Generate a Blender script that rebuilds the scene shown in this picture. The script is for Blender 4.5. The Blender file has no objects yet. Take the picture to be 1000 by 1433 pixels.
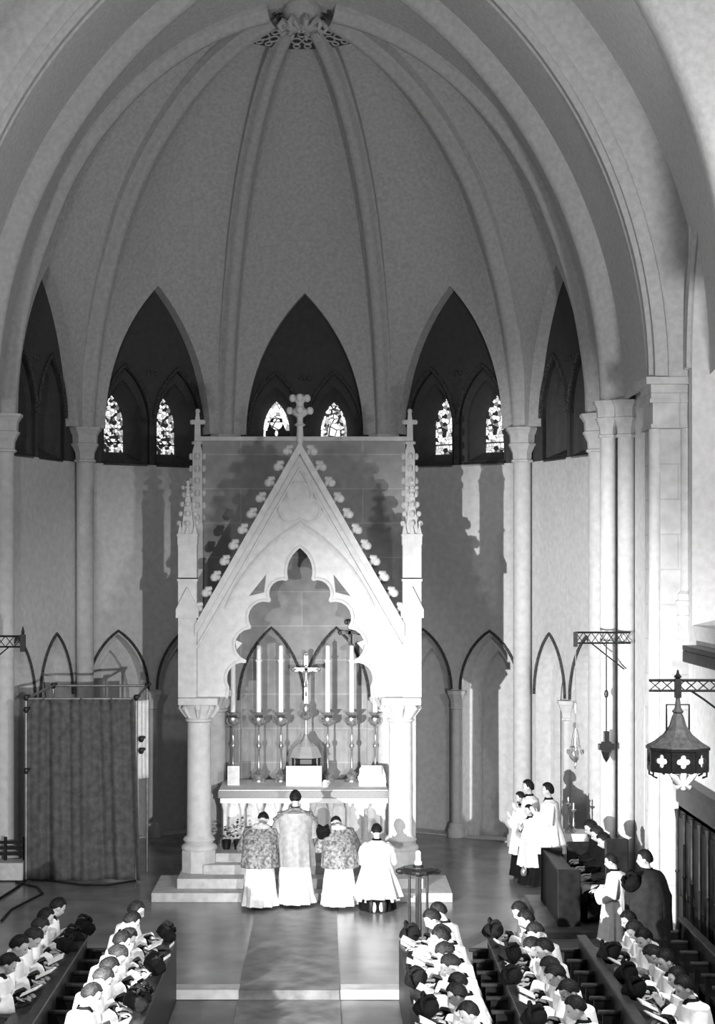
import bpy, bmesh, math, random
from mathutils import Vector, Matrix
from mathutils.geometry import tessellate_polygon
PI=math.pi; R=math.radians
random.seed(7)
scn=bpy.context.scene
COL=scn.collection
CX=-0.45           # axis of the apse
F=2460.0; HX,HY=457.0,790.0; EYE=5.45
def P(px,py,Y): return Vector(((px-HX)*Y/F, Y, EYE-(py-HY)*Y/F))

# ------------------------------------------------------------------ materials
def mat(name,c,rough=.8,var=.06,scale=6,metal=0,bump=.0,spec=.3,bscale=None,sheen=0):
    m=bpy.data.materials.new(name); m.use_nodes=True
    nt=m.node_tree; b=nt.nodes['Principled BSDF']
    b.inputs['Roughness'].default_value=rough; b.inputs['Metallic'].default_value=metal
    b.inputs['Specular IOR Level'].default_value=spec
    tc=nt.nodes.new('ShaderNodeTexCoord')
    n=nt.nodes.new('ShaderNodeTexNoise'); n.inputs['Scale'].default_value=scale; n.inputs['Detail'].default_value=6
    nt.links.new(tc.outputs['Object'],n.inputs['Vector'])
    r=nt.nodes.new('ShaderNodeValToRGB')
    r.color_ramp.elements[0].position=.3; r.color_ramp.elements[1].position=.7
    lo=max(0,c*(1-var*2)); hi=min(1,c*(1+var*2))
    r.color_ramp.elements[0].color=(lo,lo,lo,1); r.color_ramp.elements[1].color=(hi,hi,hi,1)
    nt.links.new(n.outputs['Fac'],r.inputs['Fac']); nt.links.new(r.outputs['Color'],b.inputs['Base Color'])
    if bump:
        n2=nt.nodes.new('ShaderNodeTexNoise'); n2.inputs['Scale'].default_value=bscale or 60; n2.inputs['Detail'].default_value=4
        nt.links.new(tc.outputs['Object'],n2.inputs['Vector'])
        bp=nt.nodes.new('ShaderNodeBump'); bp.inputs['Strength'].default_value=bump; bp.inputs['Distance'].default_value=.01
        nt.links.new(n2.outputs['Fac'],bp.inputs['Height']); nt.links.new(bp.outputs['Normal'],b.inputs['Normal'])
    return m
def ashlar(name,c,bw=.9,bh=.42,line=.82,axis='xz',rough=.85):
    """stone with thin course joints"""
    m=mat(name,c,rough,.07,5,bump=.25,bscale=90); nt=m.node_tree; b=nt.nodes['Principled BSDF']
    tc=[n for n in nt.nodes if n.type=='TEX_COORD'][0]; ramp=[n for n in nt.nodes if n.type=='VALTORGB'][0]
    sep=nt.nodes.new('ShaderNodeSeparateXYZ'); nt.links.new(tc.outputs['Object'],sep.inputs[0])
    cmb=nt.nodes.new('ShaderNodeCombineXYZ')
    if axis=='xz': nt.links.new(sep.outputs['X'],cmb.inputs['X'])
    else: nt.links.new(sep.outputs['Y'],cmb.inputs['X'])
    nt.links.new(sep.outputs['Z'],cmb.inputs['Y'])
    br=nt.nodes.new('ShaderNodeTexBrick'); nt.links.new(cmb.outputs[0],br.inputs['Vector'])
    br.inputs['Color1'].default_value=(1,1,1,1); br.inputs['Color2'].default_value=(.94,.94,.94,1)
    br.inputs['Mortar'].default_value=(line,line,line,1); br.inputs['Scale'].default_value=1
    br.inputs['Mortar Size'].default_value=.012; br.inputs['Brick Width'].default_value=bw; br.inputs['Row Height'].default_value=bh
    mx=nt.nodes.new('ShaderNodeMixRGB'); mx.blend_type='MULTIPLY'; mx.inputs['Fac'].default_value=1
    nt.links.new(ramp.outputs['Color'],mx.inputs[1]); nt.links.new(br.outputs['Color'],mx.inputs[2])
    nt.links.new(mx.outputs[0],b.inputs['Base Color'])
    return m
M={}
M['wall']=mat('wall_plaster',.58,.9,.05,9,bump=.3,bscale=40)
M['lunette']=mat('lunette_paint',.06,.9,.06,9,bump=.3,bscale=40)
M['ashlar']=ashlar('wall_ashlar',.5,1.1,.5,.8)
M['vault']=mat('vault_plaster',.47,.92,.07,14,bump=.4,bscale=30)
M['rib']=mat('rib_stone',.46,.9,.06,12,bump=.3,bscale=50)
M['stone']=mat('pale_stone',.56,.8,.05,8,bump=.3,bscale=70)
M['marble']=mat('white_marble',.78,.5,.05,7,spec=.4)
M['rered']=ashlar('reredos_stone',.30,2.2,.62,1.25)
M['step']=mat('step_stone',.5,.6,.08,10)
M['floor']=mat('floor_tile',.19,.24,.15,1.3,spec=.5)
M['floor2']=mat('choir_floor',.09,.4,.2,2,spec=.4)
M['carpet']=mat('dark_carpet',.10,.4,.3,3,bump=.4,bscale=80,spec=.3)
M['strip']=mat('stone_strip',.4,.5,.1,5)
M['wood']=mat('dark_wood',.010,.5,.3,8,spec=.2)
M['wood2']=mat('worn_wood',.025,.45,.3,8,spec=.3)
M['black']=mat('black_cloth',.005,.85,.3,20,spec=.15)
M['cape']=mat('grey_cape',.028,.9,.12,12,spec=.05)
M['white']=mat('white_linen',.80,.85,.05,12,bump=.3,bscale=30,spec=.1)
M['lace']=mat('white_lace',.72,.9,.25,90,bump=.8,bscale=120,spec=.1)
M['skin']=mat('skin',.42,.6,.08,15,spec=.3)
M['hair']=mat('dark_hair',.008,.6,.6,60,spec=.15)
M['hair2']=mat('brown_hair',.014,.6,.5,60,spec=.2)
M['eye']=mat('eye_dark',.02,.3)
M['brocade']=mat('brocade',.17,.6,.45,22,bump=.6,bscale=40,spec=.5)
M['chasuble']=mat('chasuble_silk',.26,.6,.10,14,bump=.5,bscale=24,spec=.4)
M['orphrey']=mat('orphrey_band',.12,.6,.3,30)
M['curtain']=mat('grey_curtain',.10,.92,.15,9,bump=.3,bscale=60,spec=.1)
M['pipe']=mat('metal_pipe',.3,.35,.1,9,metal=.6)
M['iron']=mat('black_iron',.01,.4,.3,20,spec=.5)
M['lant']=mat('grey_lantern_roof',.09,.6,.2,20)
M['brass']=mat('brass',.55,.25,.15,20,metal=.85)
M['silver']=mat('silver',.8,.2,.1,20,metal=.9)
M['wax']=mat('white_wax',.88,.5,.03,9)
M['paper']=mat('paper',.7,.8,.08,12)
M['pagetxt']=mat('page_text',.55,.8,.35,60)
M['page']=M['paper']
M['leather']=mat('dark_leather',.03,.5,.3,20)
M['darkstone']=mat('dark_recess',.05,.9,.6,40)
M['lead']=mat('window_lead',.004,.6,.2,20)
M['cable']=mat('black_cable',.008,.6)
M['plant']=mat('leafy_dark',.06,.7,.3,20)
def glass_mat(name,scale,strength,seed,thr=.45,dark=.02):
    m=bpy.data.materials.new(name); m.use_nodes=True; nt=m.node_tree; b=nt.nodes['Principled BSDF']
    tc=nt.nodes.new('ShaderNodeTexCoord'); mp=nt.nodes.new('ShaderNodeMapping'); mp.inputs['Location'].default_value=(seed,seed*.7,seed*1.3)
    nt.links.new(tc.outputs['Object'],mp.inputs['Vector'])
    v=nt.nodes.new('ShaderNodeTexVoronoi'); v.inputs['Scale'].default_value=scale
    e=nt.nodes.new('ShaderNodeTexVoronoi'); e.feature='DISTANCE_TO_EDGE'; e.inputs['Scale'].default_value=scale
    for q in (v,e): nt.links.new(mp.outputs[0],q.inputs['Vector'])
    sp=nt.nodes.new('ShaderNodeSeparateColor'); nt.links.new(v.outputs['Color'],sp.inputs[0])
    r=nt.nodes.new('ShaderNodeValToRGB'); r.color_ramp.elements[0].position=thr-.18; r.color_ramp.elements[0].color=(dark,dark,dark,1)
    r.color_ramp.elements[1].position=thr+.2; r.color_ramp.elements[1].color=(1,1,1,1)
    nt.links.new(sp.outputs[0],r.inputs['Fac'])
    l=nt.nodes.new('ShaderNodeMath'); l.operation='GREATER_THAN'; l.inputs[1].default_value=.035; nt.links.new(e.outputs['Distance'],l.inputs[0])
    mm=nt.nodes.new('ShaderNodeMixRGB'); mm.blend_type='MULTIPLY'; mm.inputs['Fac'].default_value=1
    nt.links.new(r.outputs['Color'],mm.inputs[1]); nt.links.new(l.outputs[0],mm.inputs[2])
    b.inputs['Base Color'].default_value=(.02,.02,.02,1); b.inputs['Roughness'].default_value=.3
    nt.links.new(mm.outputs[0],b.inputs['Emission Color']); b.inputs['Emission Strength'].default_value=strength
    return m
M['glass_dim']=glass_mat('stained_glass_mixed',16,1.0,3,.55)
M['glass_mid']=glass_mat('stained_glass_pale',13,1.2,9,.32)
M['glass_hot']=glass_mat('stained_glass_bright',9,1.5,5,.15)
M['glass_dark']=mat('dark_glass',.004,.25)
M['glass_white']=glass_mat('stained_glass_white',4,1.3,8,.0,.6)
M['lampglass']=mat('lamp_glass',.8,.4,.02,5)

_b=M['lampglass'].node_tree.nodes['Principled BSDF']; _b.inputs['Emission Color'].default_value=(1,1,1,1); _b.inputs['Emission Strength'].default_value=1.0
# ------------------------------------------------------------------ object helpers
def obj(name,bm,m,parent=None,smooth=False,loc=None):
    me=bpy.data.meshes.new(name); 
    bmesh.ops.recalc_face_normals(bm,faces=bm.faces[:])
    bm.to_mesh(me); bm.free()
    o=bpy.data.objects.new(name,me); COL.objects.link(o)
    me.materials.append(M[m] if isinstance(m,str) else m)
    if smooth:
        for p in me.polygons: p.use_smooth=True
        try: me.set_sharp_from_angle(angle=R(50))
        except Exception: pass
    if parent is not None: o.parent=parent
    if loc is not None: o.location=loc
    return o
def tag(o,label=None,cat=None,group=None,kind=None):
    if label: o['label']=label
    if cat: o['category']=cat
    if group: o['group']=group
    if kind: o['kind']=kind
    return o
def thing(name,label,cat,loc=(0,0,0),rz=0,group=None):
    o=bpy.data.objects.new(name,None); COL.objects.link(o); o.location=loc; o.rotation_euler=(0,0,rz)
    return tag(o,label,cat,group)
def struct(name,bm,m,smooth=False,parent=None,loc=None):
    o=obj(name,bm,m,parent,smooth,loc); 
    if parent is None: o['kind']='structure'
    return o
def dup(root,loc,rz,label=None,group=None,scale=None):
    r=root.copy(); COL.objects.link(r); r.location=loc; r.rotation_euler=(0,0,rz)
    if scale: r.scale=(scale,)*3
    if label: r['label']=label
    if group: r['group']=group
    for ch in list(root.children):
        c=ch.copy(); COL.objects.link(c); c.parent=r
        for g in ch.children:
            d=g.copy(); COL.objects.link(d); d.parent=c
    return r
def B(): return bmesh.new()
def box(bm,x0,x1,y0,y1,z0,z1,bev=0):
    vs=[bm.verts.new((x,y,z)) for x in (x0,x1) for y in (y0,y1) for z in (z0,z1)]
    fs=[(0,1,3,2),(4,6,7,5),(0,4,5,1),(2,3,7,6),(0,2,6,4),(1,5,7,3)]
    ff=[bm.faces.new([vs[i] for i in f]) for f in fs]
    if bev:
        es=list({e for f in ff for e in f.edges})
        bmesh.ops.bevel(bm,geom=es,offset=bev,segments=2,affect='EDGES',profile=.5)
    return bm
def loft(bm,rings,cap0=True,cap1=True,closed=True):
    rows=[[bm.verts.new(p) for p in r] for r in rings]
    n=len(rows[0])
    for a,b in zip(rows,rows[1:]):
        for i in range(n if closed else n-1):
            j=(i+1)%n
            bm.faces.new((a[i],a[j],b[j],b[i]))
    if closed:
        if cap0: bm.faces.new(rows[0][::-1])
        if cap1: bm.faces.new(rows[-1])
    return rows
def lathe(bm,prof,c=(0,0,0),n=20,sq=0,fl=0,rot=0,a0=0,a1=2*PI):
    """prof: (r,z)."""
    rings=[]
    for r,z in prof:
        ring=[]
        for i in range(n):
            a=a0+(a1-a0)*i/n+rot
            ring.append(Vector((c[0]+r*math.cos(a),c[1]+r*math.sin(a),c[2]+z)))
        rings.append(ring)
    loft(bm,rings)
    return bm
def frame(t):
    t=t.normalized(); up=Vector((0,0,1)) if abs(t.z)<.9 else Vector((1,0,0))
    u=t.cross(up).normalized(); v=u.cross(t).normalized(); return u,v
def tube(bm,pts,rad,n=8,closed=False):
    pts=[Vector(p) for p in pts]; m=len(pts)
    rings=[]; u=None
    for i,p in enumerate(pts):
        if closed: t=(pts[(i+1)%m]-pts[i-1])
        else: t=pts[min(i+1,m-1)]-pts[max(i-1,0)]
        t.normalize()
        if u is None: u,v=frame(t)
        else:
            u=(u-t*u.dot(t)); u.normalize(); v=u.cross(t)
        r=rad[i] if isinstance(rad,(list,tuple)) else rad
        rings.append([p+u*r*math.cos(2*PI*k/n)+v*r*math.sin(2*PI*k/n) for k in range(n)])
    if closed: rings.append(rings[0]); loft(bm,rings,False,False)
    else: loft(bm,rings)
    return bm
def capsule(bm,p0,p1,r0,r1,n=10):
    p0=Vector(p0);p1=Vector(p1); d=p1-p0
    t=d.normalized() if d.length>1e-6 else Vector((0,0,1)); u,v=frame(t)
    rings=[]
    def ring(c,r): rings.append([c+u*r*math.cos(2*PI*k/n)+v*r*math.sin(2*PI*k/n) for k in range(n)])
    for a in (-80,-50,-20): ring(p0+t*r0*math.sin(R(a)),r0*math.cos(R(a)))
    for a in (20,50,80): ring(p1+t*r1*math.sin(R(a)),r1*math.cos(R(a)))
    loft(bm,rings)
def ellipsoid(bm,c,rx,ry,rz,n=12,m=8,rot=None):
    rings=[]
    for j in range(1,m):
        a=-PI/2+PI*j/m
        rings.append([Vector((rx*math.cos(a)*math.cos(2*PI*k/n),ry*math.cos(a)*math.sin(2*PI*k/n),rz*math.sin(a))) for k in range(n)])
    rr=[[ (rot@p if rot else p)+Vector(c) for p in r] for r in rings]
    loft(bm,rr)
def sweep(bm,path,L,prof,cap=True):
    """planar path, L = unit vector normal to its plane; prof = (lateral, normal) list (closed)."""
    L=Vector(L).normalized(); path=[Vector(p) for p in path]; rings=[]
    for i,p in enumerate(path):
        t=(path[min(i+1,len(path)-1)]-path[max(i-1,0)]).normalized(); N=L.cross(t).normalized()
        rings.append([p+L*a+N*b for a,b in prof])
    loft(bm,rings,cap,cap)
def lancet(cx,w,zs,za,n=10,z0=None):
    """pointed arch outline from lower left over apex to lower right"""
    a=w/2; h=za-zs; Rr=(a*a+h*h)/(2*a); th=math.asin(min(1,h/Rr)) if h<=Rr else PI/2
    if a>Rr: pass
    pts=[]
    ang=math.atan2(h,Rr-a)
    for i in range(n+1):
        t=ang*i/n
        pts.append((cx-a+Rr-Rr*math.cos(t),zs+Rr*math.sin(t)))
    right=[(2*cx-x,z) for x,z in pts[::-1]][1:]
    out=pts+right
    if z0 is not None: out=[(cx-a,z0)]+out+[(cx+a,z0)]
    return out
def plate(name,outline,holes,t0,t1,m,parent=None,mtx=None,bevel=0,kind=None):
    """solid plate in (u,z), thickness along local y from t0 to t1"""
    cu=bpy.data.curves.new(name,'CURVE'); cu.dimensions='2D'; cu.fill_mode='BOTH'
    cu.extrude=abs(t1-t0)/2-bevel; cu.bevel_depth=bevel; cu.bevel_resolution=1
    if bevel: cu.offset=-bevel
    for pl in [outline]+holes:
        s=cu.splines.new('POLY'); s.points.add(len(pl)-1)
        for i,(x,z) in enumerate(pl): s.points[i].co=(x,z,0,1)
        s.use_cyclic_u=True
    o=bpy.data.objects.new('tmp',cu); COL.objects.link(o)
    dg=bpy.context.evaluated_depsgraph_get(); me=bpy.data.meshes.new_from_object(o.evaluated_get(dg))
    bpy.data.objects.remove(o); bpy.data.curves.remove(cu)
    # curve local: x->u, y->z, z->-y
    T=Matrix(((1,0,0,0),(0,0,-1,(t0+t1)/2),(0,1,0,0),(0,0,0,1)))
    me.transform(T)
    if mtx is not None: me.transform(mtx)
    me.name=name; me.materials.clear(); me.materials.append(M[m])
    for p in me.polygons: p.use_smooth=False; p.material_index=0
    o=bpy.data.objects.new(name,me); COL.objects.link(o)
    if parent is not None: o.parent=parent
    elif kind: o['kind']=kind
    return o
def bm_apply(bm,mtx): bmesh.ops.transform(bm,matrix=mtx,verts=bm.verts[:]); return bm
trimn=[0]; winn=[0]
def trim_name(): trimn[0]+=1; return 'trim_%d'%trimn[0]

# ------------------------------------------------------------------ room geometry
YC=31.0; RA=5.25; ZS=8.1; Z0C=-0.12
YA=25.3   # triumphal arch
def fpt(theta,r,z):   # theta: 0 = straight back, positive right
    return Vector((CX+r*math.sin(R(theta)),YC+r*math.cos(R(theta)),z))
RIBT=[(1,8.1),(.99,8.8),(.965,9.7),(.93,10.5),(.88,11.3),(.80,12.3),(.69,13.2),(.55,14.0),(.40,14.6),(.25,15.0),(.12,15.22),(0,15.3)]
def interp_path(tab,n):
    pts=[Vector((a,b)) for a,b in tab]
    out=[]
    def cr(p0,p1,p2,p3,t): return .5*((2*p1)+(-p0+p2)*t+(2*p0-5*p1+4*p2-p3)*t*t+(-p0+3*p1-3*p2+p3)*t**3)
    dense=[]
    for i in range(len(pts)-1):
        p0=pts[max(i-1,0)];p3=pts[min(i+2,len(pts)-1)]
        for k in range(12): dense.append(cr(p0,pts[i],pts[i+1],p3,k/12))
    dense.append(pts[-1])
    d=[0]
    s=Vector((RA,1))
    for a,b in zip(dense,dense[1:]): d.append(d[-1]+math.hypot((b.x-a.x)*RA,b.y-a.y))
    for i in range(n+1):
        t=d[-1]*i/n; j=max(k for k in range(len(d)) if d[k]<=t+1e-9); j=min(j,len(d)-2)
        q=(t-d[j])/max(1e-9,d[j+1]-d[j]); out.append(dense[j].lerp(dense[j+1],q))
    return out
NR=48
RIB=interp_path(RIBT,NR)
def ribpt(theta,i,dr=0,dz=0): 
    r,z=RIB[i]; return fpt(theta,r*RA+dr*1.0,z+dz)
AP=4.93
def Dcurve(side):   # local (u, apothem, z) ; side -1/+1 ; goes from springing by the shaft to the boss
    a=1.20; h=2.9; pts=[]
    n1=int(NR*.37)
    arc=lancet(0,2*a,ZS,ZS+h,n1)[:n1+1]
    for x,z in arc: pts.append((side*-x*1.0 if side<0 else x*-1.0, AP, z))
    pts=[( -abs(p[0]) if side<0 else abs(p[0]),p[1],p[2]) for p in pts]
    for i in range(1,NR-n1+1):
        t=i/(NR-n1); r=AP*(1-t)
        rr=r/AP
        z=ZS+h+(15.42-ZS-h)*(max(0,1-rr**2.0))**.62
        pts.append((0,r,z))
    return pts
web=B()
for th in (-72,-36,0,36,72):
    d=Vector((math.sin(R(th)),math.cos(R(th)),0)); l=Vector((d.y,-d.x,0))
    for side in (-1,1):
        D=[Vector((CX,YC,0))+d*ap+l*u+Vector((0,0,z)) for u,ap,z in Dcurve(side)]
        A=[ribpt(th+side*18,i,0,.03) for i in range(NR+1)]
        rows=[]
        K=10
        for i in range(NR+1):
            row=[]
            for k in range(K+1):
                t=k/K; t2=math.sin(t*PI/2); dv=D[i]-A[i]; lat=l*dv.dot(l); p=A[i]+lat*t+(dv-lat)*t2
                row.append(p)
            rows.append(row)
        loft(web,rows,False,False,closed=False)
    # soffit band of the wall arch back to the wall
    a=lancet(0,2.4,ZS,ZS+2.9,14)
    rows=[[Vector((CX,YC,0))+d*(AP+dd)+l*u+Vector((0,0,z)) for u,z in a] for dd in (0,.42)]
    loft(web,rows,False,False,closed=False)
# barrel bays towards the choir
def archpts(a,h,n=NR,pt=True):
    pts=lancet(0,2*a,0,h,n); return pts   # 2n+1 points
def rib90():  # full arch at YC built from the rib table
    L=[(-r*RA,z) for r,z in RIB]; return L+[(-x,z) for x,z in L[::-1]][1:]
AR1=rib90()
AR2=[(x,ZS+z) for x,z in archpts(5.25,7.9)]
AR3=[(x,ZS+z) for x,z in archpts(5.25,7.5)]
AR3o=[(x,ZS+z) for x,z in archpts(5.85,8.0)]
AR4=[(x,ZS+z) for x,z in archpts(5.3,7.6)]
def barrel(Aa,Ya,Bb,Yb,k=6,bul=.0):
    rows=[]
    for j in range(k+1):
        t=j/k
        rows.append([Vector((CX+(1-t)*p[0]+t*q[0],Ya+(Yb-Ya)*t,(1-t)*p[1]+t*q[1]+bul*math.sin(PI*t))) for p,q in zip(Aa,Bb)])
    loft(web,rows,False,False,closed=False)
off=.12
barrel(AR1,YC,AR2,28.7); barrel(AR2,28.7,AR3,YA+.3)
barrel(AR3o,YA-.3,[(x,z) for x,z in AR4],20.4)
bmesh.ops.remove_doubles(web,verts=web.verts[:],dist=.002)
struct('ceiling',web,'vault',smooth=True)

# ribs
RP=[(-.19,-.1),(-.19,.05),(-.13,.10),(-.11,.17),(-.05,.22),(.05,.22),(.11,.17),(.13,.10),(.19,.05),(.19,-.1)]
for th in (-90,-54,-18,18,54,90):
    path=[ribpt(th,i) for i in range(NR-2)]
    d=Vector((math.sin(R(th)),math.cos(R(th)),0)); l=Vector((d.y,-d.x,0))
    bm=B()
    # N must point inward/down : L x t
    t=(path[1]-path[0]); N=l.cross(t)
    if N.dot(-d)<0: l=-l
    sweep(bm,path,l,RP); struct(trim_name(),bm,'rib',smooth=True)
def arch_rib(pts,Y,prof,m='rib',flip=False):
    path=[Vector((CX+x,Y,z)) for x,z in pts]; L=Vector((0,1,0))
    t=path[1]-path[0]; N=L.cross(t)
    if N.x<0: # left foot: inward is +x
        prof=[(a,-b) for a,b in prof]
        # keep outline orientation
    bm=B(); sweep(bm,path,L,prof); return struct(trim_name(),bm,m,smooth=True)
arch_rib(AR2,28.7,[(-.26,-.1),(-.26,.1),(-.18,.18),(-.16,.28),(-.06,.34),(.06,.34),(.16,.28),(.18,.18),(.26,.1),(.26,-.1)])
arch_rib(AR3,YA,[(.35,-.15),(.35,.10),(.28,.16),(.20,.10),(.14,.16),(-.02,.17),(-.08,.10),(-.12,.02),(-.16,.10),(-.24,.12),(-.29,.03),(-.30,-.08),(-.36,-.05),(-.42,-.12),(-.42,-.62),(-.3,-.8),(.35,-.8)])
arch_rib(AR4,20.2,[(.3,-.15),(.3,.15),(.2,.25),(-.2,.25),(-.3,.15),(-.3,-.9),(.3,-.9)])

# apse walls
RWL=5.45; APW=RWL*math.cos(R(18)); HWL=RWL*math.sin(R(18))
wnames={-72:'wall_apse_left',-36:'wall_far_left',0:'wall_far',36:'wall_far_right',72:'wall_apse_right'}
BA=[(-.78,1.30),(.78,1.30)]   # blind arches centre,width
WZ0,WZS,WZA=7.45,8.25,9.35
for th,nm in wnames.items():
    mtx=Matrix.Translation((CX,YC,0))@Matrix.Rotation(-R(th),4,'Z')@Matrix.Translation((0,APW,0))
    holes=[lancet(c,w,2.9,4.08,9,z0=.02) for c,w in BA]
    o=plate(nm,[(-HWL-.05,0),(-HWL-.05,7.44),(HWL+.05,7.44),(HWL+.05,0)],holes,0,.3,'wall',mtx=mtx,kind='structure')
    holes=[lancet(c,1.08,WZS,WZA,9,z0=WZ0) for c in (-.6,.6)]
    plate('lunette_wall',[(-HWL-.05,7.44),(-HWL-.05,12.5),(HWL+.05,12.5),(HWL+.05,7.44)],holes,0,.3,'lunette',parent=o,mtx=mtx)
    # recess backs with an inner arch step
    plate('wall_recess',[(-HWL,0),(-HWL,5),(HWL,5),(HWL,0)],[lancet(c,w-.42,2.75,3.75,9,z0=.02) for c,w in BA],.3,.42,'wall',parent=o,mtx=mtx)
    plate('wall_back',[(-HWL-.1,-.1),(-HWL-.1,7.3),(HWL+.1,7.3),(HWL+.1,-.1)],[],.46,.6,'wall',parent=o,mtx=mtx)
    # hood mouldings
    bm=B()
    for c,w in BA:
        pts=[mtx@Vector((x,-.03,z)) for x,z in lancet(c,w+.06,2.95,4.14,10)]
        tube(bm,pts,.028,6)
    for c in (-.6,.6):
        pts=[mtx@Vector((x,-.03,z)) for x,z in lancet(c,1.14,WZS,WZA+.06,10)]
        tube(bm,pts,.04,6)
    # string course at impost level
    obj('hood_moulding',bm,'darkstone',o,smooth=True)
    bm=B()
    for c in (-.09,0,.09):
        ellipsoid(bm,(0,0,0),.05,.03,.06,8,6); 
        for v in bm.verts: 
            if not v.tag: v.co=mtx@(v.co+Vector((c,-.01,9.28))); v.tag=True
    obj('wall_vent',bm,'darkstone',o)
    # windows
    for c in (-.6,.6):
        winn[0]+=1
        w=bpy.data.objects.new('window_%d'%winn[0],None); COL.objects.link(w); w.location=mtx@Vector((c,0,WZ0)); w['kind']='structure'
        inv=Matrix.Translation(-w.location)
        outer=lancet(c,1.08,WZS,WZA,9,z0=WZ0); cc=c
        mid=lancet(cc,.84,8.28,9.12,9,z0=7.52)
        inner=lancet(cc,.54,8.25,8.86,9,z0=7.70)
        bm=B(); rows=[[mtx@Vector((x,y,z)) for x,z in pl] for pl,y in ((outer,.0),(outer,.08),(mid,.12),(mid,.22),(inner,.55),(inner,.62))]
        loft(bm,rows,False,False,closed=True); bm_apply(bm,inv)
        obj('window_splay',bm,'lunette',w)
        bm=B(); # dark sloping sill
        vs=[mtx@Vector(p) for p in ((c-.50,.0,WZ0+.005),(c+.50,.0,WZ0+.005),(c+.27,.54,7.705),(c-.27,.54,7.705),(c-.50,.0,WZ0-.04),(c+.50,.0,WZ0-.04),(c+.27,.54,7.6),(c-.27,.54,7.6))]
        v=[bm.verts.new(p) for p in vs]
        for f in ((0,1,2,3),(7,6,5,4),(0,4,5,1),(2,6,7,3),(1,5,6,2),(3,7,4,0)): bm.faces.new([v[i] for i in f])
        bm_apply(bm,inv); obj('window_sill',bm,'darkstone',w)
        gm={-72:'glass_dim',-36:'glass_dim',0:'glass_hot',36:'glass_mid',72:'glass_mid'}[th]
        if th==0 and c<0:
            g=plate('window_glass',inner,[],.60,.64,'glass_dark',parent=w,mtx=inv@mtx)
            def pane(pl,m='glass_white',t=.585): plate('glass_piece',pl,[],t,t+.015,m,parent=w,mtx=inv@mtx)
            up=[p for p in inner if p[1]>8.2]
            inn=[(cc+(x-cc)*.72,z-.10) for x,z in up]
            pane(up+[(cc+.20,8.25),(cc+.14,8.38),(cc+.11,8.5),(cc,8.53),(cc-.11,8.5),(cc-.16,8.38),(cc-.2,8.25)],'glass_hot')
            pane([(cc-.13,8.42)]+[(cc-.13*math.cos(a*PI/10),8.42-.15*math.sin(a*PI/10)) for a in range(1,10)]+[(cc+.13,8.42)])
            pane([(cc-.07+.07*0,8.44)]+[(cc-.07*math.cos(a*PI/8),8.44+.07*math.sin(a*PI/8)) for a in range(1,8)]+[(cc+.07,8.44)])
            pane([(cc-.02,8.25),(cc-.035,8.18),(cc-.015,8.12),(cc-.015,7.98),(cc+.015,7.98),(cc+.015,8.12),(cc+.035,8.18),(cc+.02,8.25)])
            pane([(cc-.12,7.88),(cc-.06,7.95),(cc,7.98),(cc+.06,7.95),(cc+.12,7.88)])
            pane([(cc-.27,7.72),(cc-.27,8.3),(cc-.23,8.3),(cc-.23,7.72)],'glass_hot')
        elif th==0:
            g=plate('window_glass',inner,[],.60,.64,'glass_dim',parent=w,mtx=inv@mtx)
            def pane(pl,m='glass_hot',t=.585): plate('glass_piece',pl,[],t,t+.015,m,parent=w,mtx=inv@mtx)
            pane([(cc-.17,7.75),(cc-.13,8.1),(cc-.12,8.3),(cc-.06,8.38),(cc,8.40),(cc+.06,8.38),(cc+.12,8.3),(cc+.13,8.1),(cc+.17,7.75)],'glass_white')
            pane([(cc+.08*math.cos(a*PI/8),8.5+.09*math.sin(a*PI/8)) for a in range(16)],'glass_white')
            pane([(cc-.27,7.75),(cc-.27,8.3),(cc-.2,8.55),(cc-.16,8.55),(cc-.22,8.3),(cc-.22,7.75)])
            pane([(cc+.27,7.75),(cc+.27,8.3),(cc+.2,8.55),(cc+.16,8.55),(cc+.22,8.3),(cc+.22,7.75)])
            pane([(cc-.13,8.68),(cc,8.84),(cc+.13,8.68),(cc,8.72)],'glass_white')
        else:
            plate('window_glass',inner,[],.60,.64,gm,parent=w,mtx=inv@mtx)
        bm=B(); 
        for z in (7.9,):
            p0=mtx@Vector((cc-.27,.58,z)); p1=mtx@Vector((cc+.27,.58,z)); tube(bm,[p0,p1],.014,6)
        bm_apply(bm,inv); obj('glazing_bar',bm,'lead',w)
# straight chancel walls
for s,nm in ((-1,'wall_left'),(1,'wall_right')):
    X=CX+s*5.42
    mtx=Matrix.Translation((X,0,0))@Matrix.Rotation(-s*PI/2,4,'Z')   # local u -> -+y
    # local x axis maps to world y*( -s ): build directly with u = y
    hol=[]
    for c in (29.55,26.9):
        hol.append(lancet(c,1.3,2.9,4.08,9,z0=.02))
    o=plate(nm,[(YA+.52,0),(YA+.52,11),(YC-.1,11),(YC-.1,0)],hol,0,.3,'wall',mtx=Matrix(((0,s,0,X),(1,0,0,0),(0,0,1,0),(0,0,0,1))),kind='structure')
    plate('wall_back',[(YA+.52,0),(YA+.52,5),(YC-.1,5),(YC-.1,0)],[],.4,.5,'wall',parent=o,mtx=Matrix(((0,s,0,X),(1,0,0,0),(0,0,1,0),(0,0,0,1))))
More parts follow.
